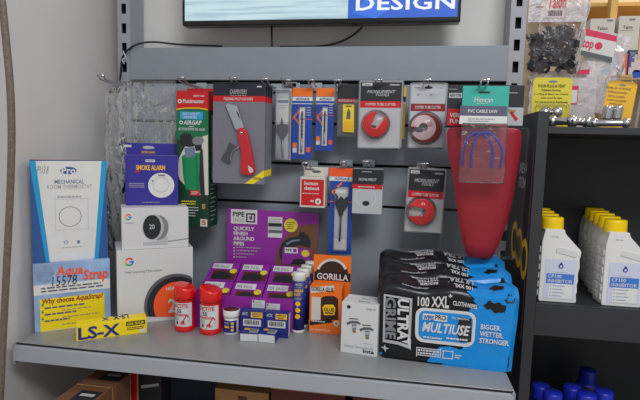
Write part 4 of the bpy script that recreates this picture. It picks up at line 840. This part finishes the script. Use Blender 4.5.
# packs of wipes
def wipes(label, i):
    A = atZ(377.5, 357.3); B = atZ(512.5, 373.3); v = B-A; A0 = (A+B)/2; rz = math.atan2(v.y, v.x); W = v.length; H = height_at(A0.x, A0.y, 290.5)
    n_ = Vector((-math.sin(rz), math.cos(rz), 0)); D = .058
    loc = A0+n_*(.0605*i)+Vector((-.006*i, 0, 0)); Hh = H-.004+.0145*i
    t = Thing('wipes_pack', label, 'wipes', loc, rz, W, Hh, 'packs of cleaning wipes standing in a row')
    nx, nz, ny = 30, 14, 8
    # soft pillow pouch: closed box grid with bulge and crinkles
    mb = MB(); rnd = random.Random(40+i); ph = [rnd.uniform(0, 6) for _ in range(6)]
    def pt_(u, vv, d):
        ex = (1-abs(2*u-1)**14); x = (u-.5)*W*(1.0+.05*vv); z = vv*Hh
        thick = D/2*(.35+.65*ex**.5)
        cr_ = .0016*math.sin(ph[0]+40*u+9*vv)*(1-ex*.85)+.0015*math.sin(ph[1]+22*u)*vv**8
        return (x, D/2+(2*d-1)*thick*(1 if 0 < vv < 1 else .97)+cr_, z+(.004*math.sin(ph[2]+14*u)*vv**3 if vv > .8 else 0)-(.010*(1-ex)*vv)+(0.003*math.sin(math.pi*d)*vv**4)+.012*d*vv**3)
    ring = [(v_/nz, 0.0) for v_ in range(nz+1)]+[(1.0, d_/ny) for d_ in range(1, ny)]+[(1-v_/nz, 1.0) for v_ in range(nz+1)]+[(0.0, 1-d_/ny) for d_ in range(1, ny)]
    vs = [pt_(u/nx, vv, d) for u in range(nx+1) for vv, d in ring]; m_ = len(ring)
    fs = [(u*m_+k, u*m_+(k+1) % m_, (u+1)*m_+(k+1) % m_, (u+1)*m_+k) for u in range(nx) for k in range(m_)]+[tuple(range(m_)), tuple(range((nx+1)*m_-1, nx*m_-1, -1))]
    t.root = t.build('pouch', 'wipe_black', mb.add(vs, fs), 0, True)
    def FR(a, b):   # print lying on the pouch surface: front (b<=H) then over the top
        u = a/W+.5
        if b <= Hh: p = pt_(u, min(max(b/Hh, .001), 1), 0); return Vector((p[0], p[1]-.0012, p[2]))
        d = min(.98, (b-Hh)/D); p = pt_(u, 1, d); return Vector((p[0], p[1], p[2]+.0014))
    t.P = lambda a, b, e: FR(a, b)+Vector((0, -e*1.5 if b <= Hh else 0, e*1.5 if b > Hh else 0))
    def patch(name, m, f, L, nu=10, nv=8):   # f(s,t)->(a,b)
        t.put(name, m, [f(x/nu, y/nv) for y in range(nv+1) for x in range(nu+1)], [(y*(nu+1)+x, y*(nu+1)+x+1, (y+1)*(nu+1)+x+1, (y+1)*(nu+1)+x) for y in range(nv) for x in range(nu)], L)
    # blue right half, jagged splash edge
    def edge(b): return W*(.13 if b < Hh*.35 else .18) + W*.03*math.sin(b*150+1)+W*.018*math.sin(b*410)-(W*.18*max(0, 1-b/(Hh*.28)))
    tot = Hh+D*.95
    patch('blue_splash', 'wipe_blue', lambda s, q: ((edge(q*tot)*(1-s)+W*.497*s), q*tot), 1, 10, 40)
    for a, b, r_ in ((W*.36, Hh*.86, .012), (W*.43, Hh*.97, .008), (W*.30, Hh*.9, .010), (W*.35, Hh+D*.5, .012)):
        t.put('black_splash', 'wipe_black', [(a+r_*(1+.25*math.sin(k*2.3))*math.cos(k*.5236), b+r_*.9*(1+.3*math.cos(k*1.7))*math.sin(k*.5236)) for k in range(12)], [tuple(range(12))], 3)
    if i == 0:
        t.front(0)
        def tx(name, m, s, q, L=6, **k): t.text(name, m, s, *q, L, **k)
        tx('lettering', 'white', '100 XXL', (419, 295.5, 449, 306.5), bold=.04); tx('lettering', 'white', 'CLOTHWIPES', (452.5, 302.3, 476, 306.8), bold=.04); tx('lettering', 'white', '+', (448.3, 295, 452, 298.6), bold=.06)
        def rr(name, m, x0, y0, x1, y1, L, rad, slope=.07):
            a0, b0, a1, b1 = t.box_px(x0, y0, x1, y1); p = rrect(a0, a1, b0, b1, rad); t.put(name, m, p, [tuple(range(len(p)))], L)
        rr('flap_rim', 'white', 416, 309, 474.5, 344, 4, .016); rr('flap', 'wipe_blue', 419.3, 312, 471.5, 340.6, 5, .012)
        t.poly('flap_dark', 'charcoal', [(459, 316), (470.5, 318), (470.5, 341), (459.5, 341), (456, 330)], 6)
        t.rect('pro_plate', 'paper', 423.5, 313.6, 447, 320, 6); tx('pro_lettering', 'blue', 'WIPES', (424.2, 314.4, 434.5, 319.4), 7, bold=.05); tx('pro_lettering', 'ink', 'PRO', (435.5, 314.4, 446.2, 319.4), 7, bold=.05); tx('small_lettering', 'white', 'THE ORIGINAL', (451, 316.6, 468.5, 318.8), 7)
        tx('multiuse_lettering', 'white', 'MULTIUSE', (422.5, 322.8, 469.5, 333), 7, bold=.05, shear=.25); t.micro('flap_text', 'white', 423.5, 335.8, 443, 338, 1, 7, .7); t.micro('flap_text', 'white', 446, 337, 468, 339.4, 1, 7, .7)
        tx('slogan', 'white', 'BIGGER.\nWETTER.\nSTRONGER.', (478.5, 324.5, 508.5, 343.5), 6, bold=.04)
        # upright title in its angled frame
        fr = [(386.5, 294), (414, 297), (410.5, 348.5), (399, 344), (383.5, 341.5)]
        inn = [(388.5, 296.5), (411.7, 299.2), (408.2, 344), (399.5, 341), (385.6, 338.8)]
        for k in range(5):
            a_, b_, c_, d_ = fr[k], fr[(k+1) % 5], inn[(k+1) % 5], inn[k]; t.poly('title_frame', 'light_grey', [a_, b_, c_, d_], 5)
        tx('title_lettering', 'white', 'ULTRA', (398.8, 298.8, 410, 339.5), 6, bold=.06, rot=-90); tx('title_lettering', 'mid_grey', 'GRIME', (386.8, 297.5, 397.6, 338), 6, bold=.06, rot=-90)
        t.poly('title_spark', 'white', [(411, 350), (409, 343), (402, 340.5), (408, 339.5), (409, 335), (411.5, 339)], 6)
        t.poly('star', 'light_grey', [(385.5, 344), (386.6, 346.8), (390, 347.6), (386.8, 348.6), (385.8, 351.5), (384.4, 348.2), (381, 346.8), (384.3, 346.2)], 5)
        for q in ((416.5, 347.5, 441, 355.5), (442.5, 350, 453, 358)):
            x0, y0, x1, y1 = q
            for e in ((x0, y0, x1, y0+.9), (x0, y1-.9, x1, y1), (x0, y0, x0+.9, y1), (x1-.9, y0, x1, y1)): t.rect('info_frame', 'white', *e, 5)
        t.micro('info_text', 'white', 418, 348.8, 439.5, 354.2, 2, 5, .6); t.micro('info_text', 'white', 454.5, 353.5, 461, 358, 2, 5, .6)
        t.poly('blue_fleck', 'wipe_blue', [(427, 361), (434, 350), (440, 346), (450, 346), (460, 349), (474, 352), (470, 366)], 3); t.poly('blue_fleck', 'wipe_blue', [(378, 353.5), (383, 352), (381, 356)], 3)
    # the wrapped-over top reads upside down
    def tb(s, a0, a1, d0, d1, m='white', **k):
        t.textL('top_lettering', m, s, a0, Hh+D*d0, a1, Hh+D*d1, 4, rot=180, **k)
    if True:
        tb('BIGGER.\nWETTER.\nSTRONGER.', -W*.27, -W*.06, .3, .92, bold=.04); tb('ultragrime.com', -W*.32, -W*.13, .05, .18, 'light_grey')
        tb('ULTRA', W*.02, W*.19, .45, .85, 'light_grey', bold=.04, shear=.2); tb('100 XXL', W*.05, W*.18, .12, .34, bold=.04)
    t.done()
for i, lb in enumerate(('front black and blue pack of wipes with MULTIUSE flap', 'second pack of wipes, directly behind the front pack', 'rearmost pack of wipes, under the red funnel')): wipes(lb, i)
#@@RIGHTUNIT
# ================================================================== black display unit on the right
YF = -.21
pl = atY(528.6, 250, YF).x; pr = atY(539.8, 250, YF).x
zs_top = atY(590, 307.5, YF).z          # bottle shelf, top edge
zs_bot = atY(590, 339.5, YF).z
zd = atY(590, 127, YF).z; zd2 = zd-.014
UX1 = 2.1; UYB = .10
un = Thing('display_unit', 'black laminate display unit at the right with bottle shelves', 'shelf unit', (pl, YF, FLOOR), 0)
z0 = -FLOOR
ztopp = atY(533, 111, YF).z
un.build('side_panel', 'black_laminate', MB().box(0, pr-pl, 0, -.004-YF, 0, z0+ztopp), .001)
un.build('back_board', 'black_laminate', MB().box(pr-pl, UX1-pl, UYB-YF-.012, UYB-YF, 0, z0+zd), .0005)
un.build('top_board', 'black_laminate', MB().box(pr-pl, UX1-pl, 0.0, UYB-YF-.012, z0+zd2, z0+zd), .001)
un.build('bottle_shelf', 'black_laminate', MB().box(pr-pl, UX1-pl, .004, UYB-YF-.012, z0+zs_top-.02, z0+zs_top), .001)
un.build('shelf_fascia', 'black_laminate', MB().box(pr-pl, UX1-pl, 0, .016, z0+zs_bot, z0+zs_top-.003), .001)
zlow = -.235
un.build('lower_shelf', 'black_laminate', MB().box(pr-pl, UX1-pl, 0, UYB-YF-.012, z0+zlow-.02, z0+zlow), .001)
un.build('far_side_panel', 'black_laminate', MB().box(UX1-pl, UX1-pl+.02, 0, UYB-YF, 0, z0+zd), .001)

# poster on the unit's left flank
po_ = Thing('side_poster', 'dark poster with white words and yellow numerals on the black unit flank', 'poster', (pl-.0016, YF+.105, .03), 0)
po_.build('poster_sheet', 'plum', MB().box(-.0012, .0012, -.10, .10, 0, .40), .0003)
po_.root = po_.o.children[0]; po_.left(-.0012)
def lt(name, m, s, x0, y0, x1, y1, **k):
    c = po_.uv((x0+x1)/2, (y0+y1)/2); l = po_.uv(x0, (y0+y1)/2)[0]; r = po_.uv(x1, (y0+y1)/2)[0]; t_ = po_.uv((x0+x1)/2, y0)[1]; b_ = po_.uv((x0+x1)/2, y1)[1]
    po_.textL(name, m, s, l, b_, r, t_, 1, **k)
lt('white_lettering', 'white', 'NEW\nITEM', 519.5, 163, 527, 188, bold=.03)
for x, y, rx, ry in ((514.5, 240, 3.3, 20), (519, 248, 3.5, 21), (524, 259, 3.6, 22)):
    a, b = po_.uv(x, y); ka = abs(po_.uv(x+rx, y)[0]-a); kb = abs(po_.uv(x, y+ry)[1]-b); po_.discL('yellow_numeral', 'gold', a, b, ka, 1, 26, 0, 360, ka*.62, asp=kb/ka)
po_.done()

# inhibitor bottles
def inhib(label, xc_left_px, y_cap_px, Y):
    pass
zb = zs_top+.0005
base = atY(541, 303.5, YF+.02); sc = (atY(581, 262, YF+.02).x-atY(541, 262, YF+.02).x)
BW = sc; BD = .05
zt_ = height_at(base.x+BW*.3, YF+.02, 218.5)-zb; HB = zt_
bp = Thing('inhibitor_bottle', 'x', 'bottle', (0, 0, 0), 0, BW, HB, 'white bottles of heating inhibitor with yellow caps')
x = lambda u: u*BW; z = lambda v: v*HB
out = [(x(.02), 0), (x(.94), 0), (x(.965), z(.02)), (x(.945), z(.10)), (x(.965), z(.14)), (x(.95), z(.22)), (x(.972), z(.27)), (x(.955), z(.35)), (x(.985), z(.43)), (x(.97), z(.52)), (x(1.0), z(.60)), (x(.985), z(.63)), (x(.62), z(.80)), (x(.57), z(.83)), (x(.55), z(.87)), (x(.06), z(.87)), (x(.05), z(.83)), (x(.0), z(.72)), (x(.0), z(.03))]
bp.root = bp.build('bottle_body', 'bottle_white', MB().prism(out, 0, BD), .006, seg=3)
for f in bp.root.data.polygons: f.use_smooth = False
mb = MB()
n = 24; cxp, cyp, R = x(.31), BD/2, x(.285)
bp.build('cap', 'capyellow', MB().lathe([(R*1.0, z(.845)), (R*1.02, z(.85)), (R*.98, z(.975)), (R*.93, z(1.0)), (.0001, z(1.0))], 26, (cxp, cyp, 0), .82), 0, True)
for k in range(6):
    for j in range(2): bp.build('grip_rib', 'bottle_white', MB().box(-.0022, .002, BD*(.1+.45*j), BD*(.45+.45*j), z(.06+.105*k), z(.13+.105*k)), .0012)
bp.build('hand_grip', 'white', MB().prism([(x(.36), z(.60)), (x(.86), z(.545)), (x(.92), z(.585)), (x(.90), z(.625)), (x(.42), z(.67)), (x(.37), z(.645))], -.0016, .001), .0012)
bp.rectL('label', 'label_lilac', x(.12), z(.04), x(.90), z(.515), 2); bp.rectL('blue_band', 'label_blue', x(.16), z(.225), x(.86), z(.345), 3); bp.rectL('label_body', 'paper', x(.24), z(.045), x(.84), z(.225), 3)
bp.textL('band_lettering', 'white', 'CP100\nINHIBITOR', x(.20), z(.237), x(.82), z(.335), 4, bold=.02)
a, b, r_ = x(.51), z(.435), x(.055)
bp.put('drop', 'navy', [(a, b+r_*2.1)]+[(a+r_*1.15*math.cos(math.radians(q)), b+r_*1.15*math.sin(math.radians(q))) for q in range(30, -211, -20)][::1], [tuple(range(14))], 3); bp.discL('drop_core', 'label_lilac', a, b, r_*.6, 4, 14)
bp.rectL('fine_text', 'text_light', x(.34), z(.36), x(.68), z(.365), 3)
for k in range(4): bp.rectL('bullet_text', 'label_blue', x(.27), z(.195-.04*k), x(.30), z(.203-.04*k), 4); bp.rectL('bullet_text', 'label_blue', x(.33), z(.195-.04*k), x(.33+.3-.05*(k % 2)), z(.201-.04*k), 4)
bp.textL('code', 'text_grey', '101 AA', x(.22), z(.775), x(.4), z(.79), 2); bp.done()
first = True
def put_bottle(label, X, Y):
    global first
    o = bp.o if first else copy_tree(bp.o); first = False
    o.location = (X, Y, zb); o['label'] = label; o.rotation_euler = (0, 0, 0)
rows = [(540.6, [('inhibitor bottle at the front beside the black side panel', 0), ('second inhibitor bottle of the short row, half hidden', 1), ('third inhibitor bottle of the short row', 2), ('rearmost inhibitor bottle of the short row', 3)], .0065),
        (604.5, [('front inhibitor bottle of the long row at the right edge', 0), ('second inhibitor bottle of the long row at the right', 1), ('third inhibitor bottle of the long row at the right', 2), ('fourth inhibitor bottle of the long row at the right', 3), ('rearmost inhibitor bottle of the long row at the right', 4)], .0095)]
for px, lst, dx in rows:
    X0 = atY(px, 266, YF+.02).x
    for lb, i in lst: put_bottle(lb, X0+dx*i*1.0, YF+.02+.056*i)

# blue-capped bottles on the lower shelf
def bluecap(label, px, py, Y, cap='cap_blue', dim=1):
    c = atY(px, py, Y); h = c.z-zlow; r = .0195
    t = Thing('blue_cap_bottle', label, 'bottle', (c.x, Y, zlow), 0, .07, h, 'dark bottles with blue caps on the low shelf')
    t.build('bottle_body', 'dark_bottle', MB().lathe([(.0001, 0), (.025, .0), (.0265, .005), (.0265, h*.55), (.025, h*.68), (.017, h*.78), (.017, h*.86)], 24), 0, True)
    t.build('cap', cap, MB().lathe([(r, h-.032), (r*1.02, h-.03), (r, h-.004), (r*.92, h), (.0001, h)], 24), 0, True)
    t.build('neck_ring', cap, MB().lathe([(r*1.15, h-.04), (r*1.2, h-.038), (r*1.15, h-.033)], 24), 0, True)
for a in (('blue-capped bottle half hidden by the black side panel', 541, 384.5, -.08), ('front blue-capped bottle of the left pair', 573, 386, -.105), ('blue-capped bottle at the lower right of the group', 604, 390.5, -.125), ('dark blue-capped bottle standing far back on the low shelf', 588, 369, .01), ('blue-capped bottle at the bottom edge by the black side panel', 553, 391.5, -.17), ('blue-capped bottle at the bottom edge behind the pair', 587, 393, -.178)): bluecap(*a)

# ---------------------------------------------------------------- things standing on and hanging above the unit
ZT = zd
def carded(label, x0, y0, x1, Y, m, tilt, cat, fit):
    t = hang('fitting_card', label, cat, x0, y0, x1, 126, Y, 'yellow cards of chrome fittings', tilt)
    t.h += t.o.location.z-ZT-.001; t.o.location.z = ZT+.001; t.M.translation.z = ZT+.001; t.MI = t.M.inverted(); W = t.w; H = t.h
    t.root = t.build('card', m, MB().prism(rrect(-W/2, W/2, 0, H, .008), 0, .0015), 0)
    t.discL('hang_hole', 'mid_grey', 0, H*.92, W*.12, 1, 18, asp=.3); return t
y1 = carded('yellow-green fitting card with two chrome domes, left on the black unit', 532, 77.5, 571, -.08, 'lime_yellow', 0, 'fitting card', 1)
y1.text('lettering', 'ink', 'YOUR PLUG & VENT', 537.5, 84.5, 565.5, 87.5, 2, bold=.02); y1.text('lettering', 'ink', 'Polished Chrome', 541.5, 89, 560.5, 91.3, 2); y1.text('lettering', 'ink', '1 x Plug & Basin for Toilet', 534.5, 93.3, 568, 95.3, 2); y1.text('lettering', 'ink', 'with spud & caps', 540.5, 97, 562, 99.2, 2); y1.text('lettering', 'ink', 'for Commercial & Residential', 535, 101, 567.5, 102.8, 2); y1.done()
for px in (545, 556.5):
    a, b = y1.uv(px, 112.5); o = MB().lathe([(.0125, 0), (.013, .003), (.010, .008), (.005, .011), (.0001, .012)], 22).build('chrome_dome', 'chrome', y1.o, 0, True); o.matrix_local = Matrix.Translation((a, -.001, b)) @ Matrix.Rotation(math.pi/2, 4, 'X')
    o2 = MB().lathe([(.004, .0), (.0045, .013), (.0001, .0135)], 14).build('dome_center', 'dark_steel', y1.o, 0, True); o2.matrix_local = o.matrix_local.copy()
a, b = y1.uv(551, 112); 
y1.build('blister', 'blister', MB().prism(rrect(a-.034, a+.034, b-.019, b+.019, .006), -.018, -.0008), .004, True)
y2 = carded('golden yellow fitting card in a clear shell with two chrome cylinders', 599.5, 81, 629, -.08, 'gold', .10, 'fitting card', 2)
y2.build('clear_shell', 'blister', MB().prism(rrect(-y2.w/2-.008, y2.w/2+.008, -.002, y2.h+.006, .008), -.02, -.001), .003, True)
for s_, yy, xx in (('CHROME UNF 1/2" FITTINGS', 88.3, (604.5, 631)), ('FOR RADIATORS', 92.5, (608, 627)), ('TEST & CLASSIC', 96.6, (607.5, 625)), ('14 UNITS CAP & SLEEVES', 100.5, (606.5, 626)), ('SUPPLIED WITH', 104, (609, 622))): y2.text('lettering', 'brown_box', s_, xx[0], yy-1, xx[1], yy+1, 2)
y2.done()
for px in (606, 615.5):
    a, b = y2.uv(px, 113.5); y2.build('chrome_cylinder', 'chrome', MB().lathe([(.0001, 0), (.009, 0), (.0095, .004), (.0095, .026), (.009, .03), (.0001, .03)], 18, (a, -.011, b-.015)), 0, True)
# loose chrome fittings on the edge of the unit
def fitting(label, px, py, Y, ang, L, r):
    c = atY(px, py, Y); t = Thing('chrome_fitting', label, 'pipe fitting', (c.x, Y, ZT+r+.0005), ang, group='loose chrome pipe fittings')
    rot = Matrix.Rotation(math.pi/2, 4, 'Y')
    def ringp(nm, m, prof, n=20):
        o = MB().lathe(prof, n).build(nm, m, t.o, 0, True); o.matrix_local = rot; return o
    ringp('tube', 'chrome', [(r*.55, -L/2), (r*.62, -L/2+.002), (r*.62, L/2-.002), (r*.55, L/2)])
    ringp('hex_nut', 'chrome', [(r*.7, -L/2), (r*1.0, -L/2+.001), (r*1.0, -L/2+.012), (r*.7, -L/2+.013)], 6); ringp('hex_nut', 'chrome', [(r*.7, L/2-.013), (r*1.0, L/2-.012), (r*1.0, L/2-.001), (r*.7, L/2)], 6)
    ringp('bore', 'brown', [(r*.5, -L/2-.0006), (r*.5, -L/2), (.0001, -L/2)]); 
    t.build('side_branch', 'chrome', MB().tube([(0, 0, 0), (0, -.004, 0), (0, -.012, 0)], r*.5, 12), smooth=True); return t
fitting('loose chrome elbow fitting in front of the yellow-green card', 562, 121, -.16, 2.5, .05, .0125)
fitting('loose chrome union fitting in the middle of the unit edge', 580, 121, -.17, .35, .045, .0115)
fitting('long chrome tee fitting leaning before the golden card', 610, 121, -.16, 2.85, .07, .0105)

# plastic bags hanging behind the unit
tb_ = hang('clip_bag', 'clear bag of black pipe clips with red lettering, hanging beside the upright', 'bag', 527.5, -22, 591, 78, .135)
crumple(tb_, 'bag_film', 'bag_milky', tb_.w, tb_.h, .045, 5, amp=.004, taper=.16)
a0, b0, a1, b1 = tb_.box_px(530, 20, 590, 78)
tb_.front(-.02); k = tb_.box_px(529, -20, 588, 22); tb_.build('header_film', 'bag_white', MB().box(k[0], k[2], -.0205, -.0195, k[1], k[3]), .0003); tb_.front(-.0207)
tb_.text('brand_lettering', 'red', 'Talon', 548.5, -5.5, 566.5, 8.3, 2, bold=.03, shear=.15); tb_.barcode('barcode', 547, 9.5, 564, 18, 2, 'pink_white'); tb_.micro('small_print', 'dkred', 536, 6, 546, 8, 1); tb_.done(); tb_.front()
rnd = random.Random(11); heap = MB()
for i in range(90):
    px = 532+rnd.random()*42; py = 28+rnd.random()*40
    if py < 36 and px < 548: py += 14
    if px > 572 and py < 42: py += 18
    tb_.front(-.01); a, b = tb_.uv(px, py); one = MB(); rr_ = .0105
    one.tube([(rr_*math.cos(math.radians(q)), 0, rr_*math.sin(math.radians(q))) for q in range(-50, 231, 40)], .0042, 5); one.box(-.008, .008, -.006, .006, -.015, -.006)
    mm = tb_.M @ Matrix.Translation((a, -.008+rnd.random()*.02, b)) @ Euler((rnd.random()*6, rnd.random()*6, rnd.random()*6)).to_matrix().to_4x4()
    heap.add([mm @ Vector(p) for p in one.v], one.f)
o = heap.build('pipe_clips', 'charcoal'); o['kind'] = 'stuff'; o['label'] = 'heap of black plastic pipe clips inside the clear bag'; o['category'] = 'pipe clips'
tb_.front()
tp_ = hang('printed_bag', 'white bag with pink strip and red dot hanging askew behind the clip bag', 'bag', 570, 32, 612, 112, .195, tilt=.16)
crumple(tp_, 'bag_film', 'bag_white', tp_.w, tp_.h, .03, 8, amp=.003)
tp_.front(-.0175)
tp_.poly('pink_strip', 'magenta', [(585, 28.5), (617, 36), (616.4, 42), (586, 35.5)], 1); tp_.poly('paper_label', 'paper', [(582, 35), (616.5, 42), (613, 60), (580, 52)], 1); tp_.text('brand_lettering', 'magenta', 'top', 581.5, 39.5, 593.5, 51, 3, bold=.05); tp_.disc('red_dot', 'magenta', 598.5, 46, 4, 3, 22); tp_.poly('grey_strip', 'grime_grey', [(580.5, 50), (612.5, 57.5), (611.5, 63), (580, 55)], 2); tp_.done(); tp_.front()
lb_ = hang('printed_bag', 'pale bag with faint pink print low behind the yellow-green card', 'bag', 529, 71, 596, 127, .16)
crumple(lb_, 'bag_film', 'bag_white', lb_.w, lb_.h, .02, 12, amp=.003); lb_.front(-.0125); lb_.poly('pink_flash', 'magenta', [(566, 71.5), (590, 69), (589, 74.5), (575, 74)], 1); lb_.text('lettering', 'ink', 'EASY', 527.5, 80.5, 536, 84.5, 1); lb_.rect('pink_label', 'magenta', 570, 86, 578, 104, 1); lb_.rect('white_label', 'paper', 571, 90, 577, 103, 2); lb_.done()
rb_ = hang('printed_bag', 'shiny clear bag with coloured print at the right edge', 'bag', 629, 50, 650, 82, .18)
crumple(rb_, 'bag_film', 'bag_thin', rb_.w, rb_.h, .03, 15, nx=12, nz=14, amp=.004); rb_.front(-.017); rb_.rect('pink_label', 'pink_white', 631, 62, 640, 72, 1); rb_.rect('blue_label', 'blue', 633, 70, 645, 78, 1); rb_.done()

# far wooden rack with cartons
YR = .45
rk = Thing('wooden_rack', 'pale wooden rack with shelf rails in the far background', 'rack', (1.75, YR, FLOOR), 0)
zz = lambda px, py, Y=YR: atY(px, py, Y).z-FLOOR
xx = lambda px, py=30, Y=YR: atY(px, py, Y).x-1.75
rk.build('post', 'wood', MB().box(xx(609), xx(616), 0, .03, 0, 2.2), .001)
rk.build('rail', 'wood', MB().box(xx(560), 1.2, .03, .25, zz(616, 3.5), zz(616, -.5)), .001)
rk.build('rail', 'wood', MB().box(xx(560), 1.2, -.09, .25, zz(616, 84), zz(616, 79)), .001)
rk.build('back_board', 'beige', MB().box(xx(560), 1.2, .25, .26, 0, 2.2))
def far_box(name, label, x0, y0, x1, y1, Y, m, d=.05, cat='box'):
    t = hang(name, label, cat, x0, y0, x1, y1, Y); t.body('box_body', m, d, .0006); return t
f1 = far_box('far_carton', 'cream carton with thin lettering behind the white bag with red dot', 588.5, 18.5, 613, 79, YR-.06, 'offwhite'); f1.text('lettering', 'ink', 'Talon', 597, 26.5, 607.5, 30, 1); f1.micro('small_print', 'text_grey', 594.5, 31.4, 608.5, 32.6, 1); f1.rect('corner_tag', 'text_grey', 607, 19.6, 613, 21.4, 1); f1.done()
f2 = far_box('far_carton', 'cream carton with black foot band at the upper right', 617, 16, 638, 79, YR-.06, 'offwhite'); f2.text('lettering', 'ink', 'Talon', 623, 25.5, 632.5, 28.8, 1); f2.micro('small_print', 'text_grey', 620.5, 30, 633.5, 31.2, 1); f2.rect('corner_tag', 'text_grey', 629.5, 18.6, 635.5, 20.4, 1); f2.rect('foot_band', 'ink', 617, 50, 638, 54.2, 1); f2.done()
f3 = far_box('far_carton', 'peach carton at the extreme right edge of the far rack', 638.5, 18, 662, 79, YR-.06, 'peach'); f3.rectL('foot_band', 'orange', -f3.w/2, 0, f3.w/2, f3.h*.15, 1); f3.done()
for lb, q, m, dd in (('small blue packet on the far rack under the cream carton', (609.5, 55, 618, 80), 'blue', .02), ('orange-red packet on the far rack beside the blue packet', (618.5, 53.5, 627, 80), 'orange_red', .02), ('bright blue packet low on the far rack', (604, 69, 616, 80), 'cyan', .0), ('dark blue packet on the far rack near the right edge', (627.5, 52, 634, 80), 'navy', .02)):
    t = far_box('far_packet', lb, *q, YR-.085-dd*.2, m, .02, 'packet'); t.rectL('packet_label', 'paper', -t.w*.3, t.h*.2, t.w*.3, t.h*.45, 1); t.done()

#@@LOWER
# ================================================================== cartons below the shelf
ZL = -.34
def carton(label, xr_px, y_px, ztop, wdt, dep, m, rz=0, back=False):
    c = atZ(xr_px, y_px, ztop)          # front (or back) right top corner
    if back: c.y -= dep
    t = Thing('carton', label, 'carton', (c.x-wdt/2*math.cos(rz), c.y-wdt/2*math.sin(rz), ZL), rz, wdt, ztop-ZL); t.body('carton_body', m, dep, .001); return t
yb1 = atZ(113.7, 386, -.075).y; yb2 = atZ(131, 373, -.075).y
k1 = carton('front dark brown carton with white label under the left shelf end', 113.7, 386, -.075, .078, .12, 'brown_box', 0, True)
k2 = carton('rear dark brown carton with white label under the left shelf end', 131, 373, -.075, .078, yb2-yb1-.003, 'brown_box', 0, True)
for k_ in (k1, k2):
    k_.top(); q = .07 if k_ is k1 else .035; k_.rectL('dark_patch', 'charcoal', -.012, q-.02, .034, q+.022, .5); k_.rectL('white_label', 'text_light', -.004, q, .026, q+.010, 1); k_.rectL('edge_tape', 'cardboard', -.038, k_.root.dimensions.y-.006 if False else q+.04, .038, q+.043, 1) if k_ is k1 else None
    k_.right(); k_.rectL('edge_strip', 'cardboard', (.1135 if k_ is k1 else yb2-yb1-.008), .02, (.1175 if k_ is k1 else yb2-yb1-.005), k_.h-.001, 1); k_.done()
k3 = carton('red and black printed carton behind the brown cartons', 161, 373, -.08, .07, .05, 'charcoal', .0)
k3.rectL('red_side', 'red', -.035, 0, -.022, k3.h, 1); k3.rectL('gold_edge', 'cardboard', -.022, 0, -.018, k3.h, 1); k3.put('pale_marks', 'text_light', [(-.012, k3.h-.04), (.03, k3.h-.03), (.03, k3.h-.024), (-.012, k3.h-.033)], [(0, 1, 2, 3)], 1); k3.done()
k4 = carton('plain cardboard carton below the shelf middle', 269, 393.8, -.125, .125, .10, 'cardboard', .0)
k4.rectL('hand_hole', 'brown', -.008, k4.h-.03, .012, k4.h-.012, 1); k4.done()
k5 = carton('reddish brown carton with tan lid below the shelf middle', 345, 396, -.10, .16, .14, 'maroon_box', .0)
k5.build('lid', 'cardboard', MB().box(-.081, .081, -.002, .142, k5.h, k5.h+.008), .001)
k6 = carton('second reddish brown carton with tan lid, right of the first', 425, 402, -.10, .15, .14, 'maroon_box', .0); k6.build('lid', 'cardboard', MB().box(-.076, .076, -.002, .142, k6.h, k6.h+.008), .001)
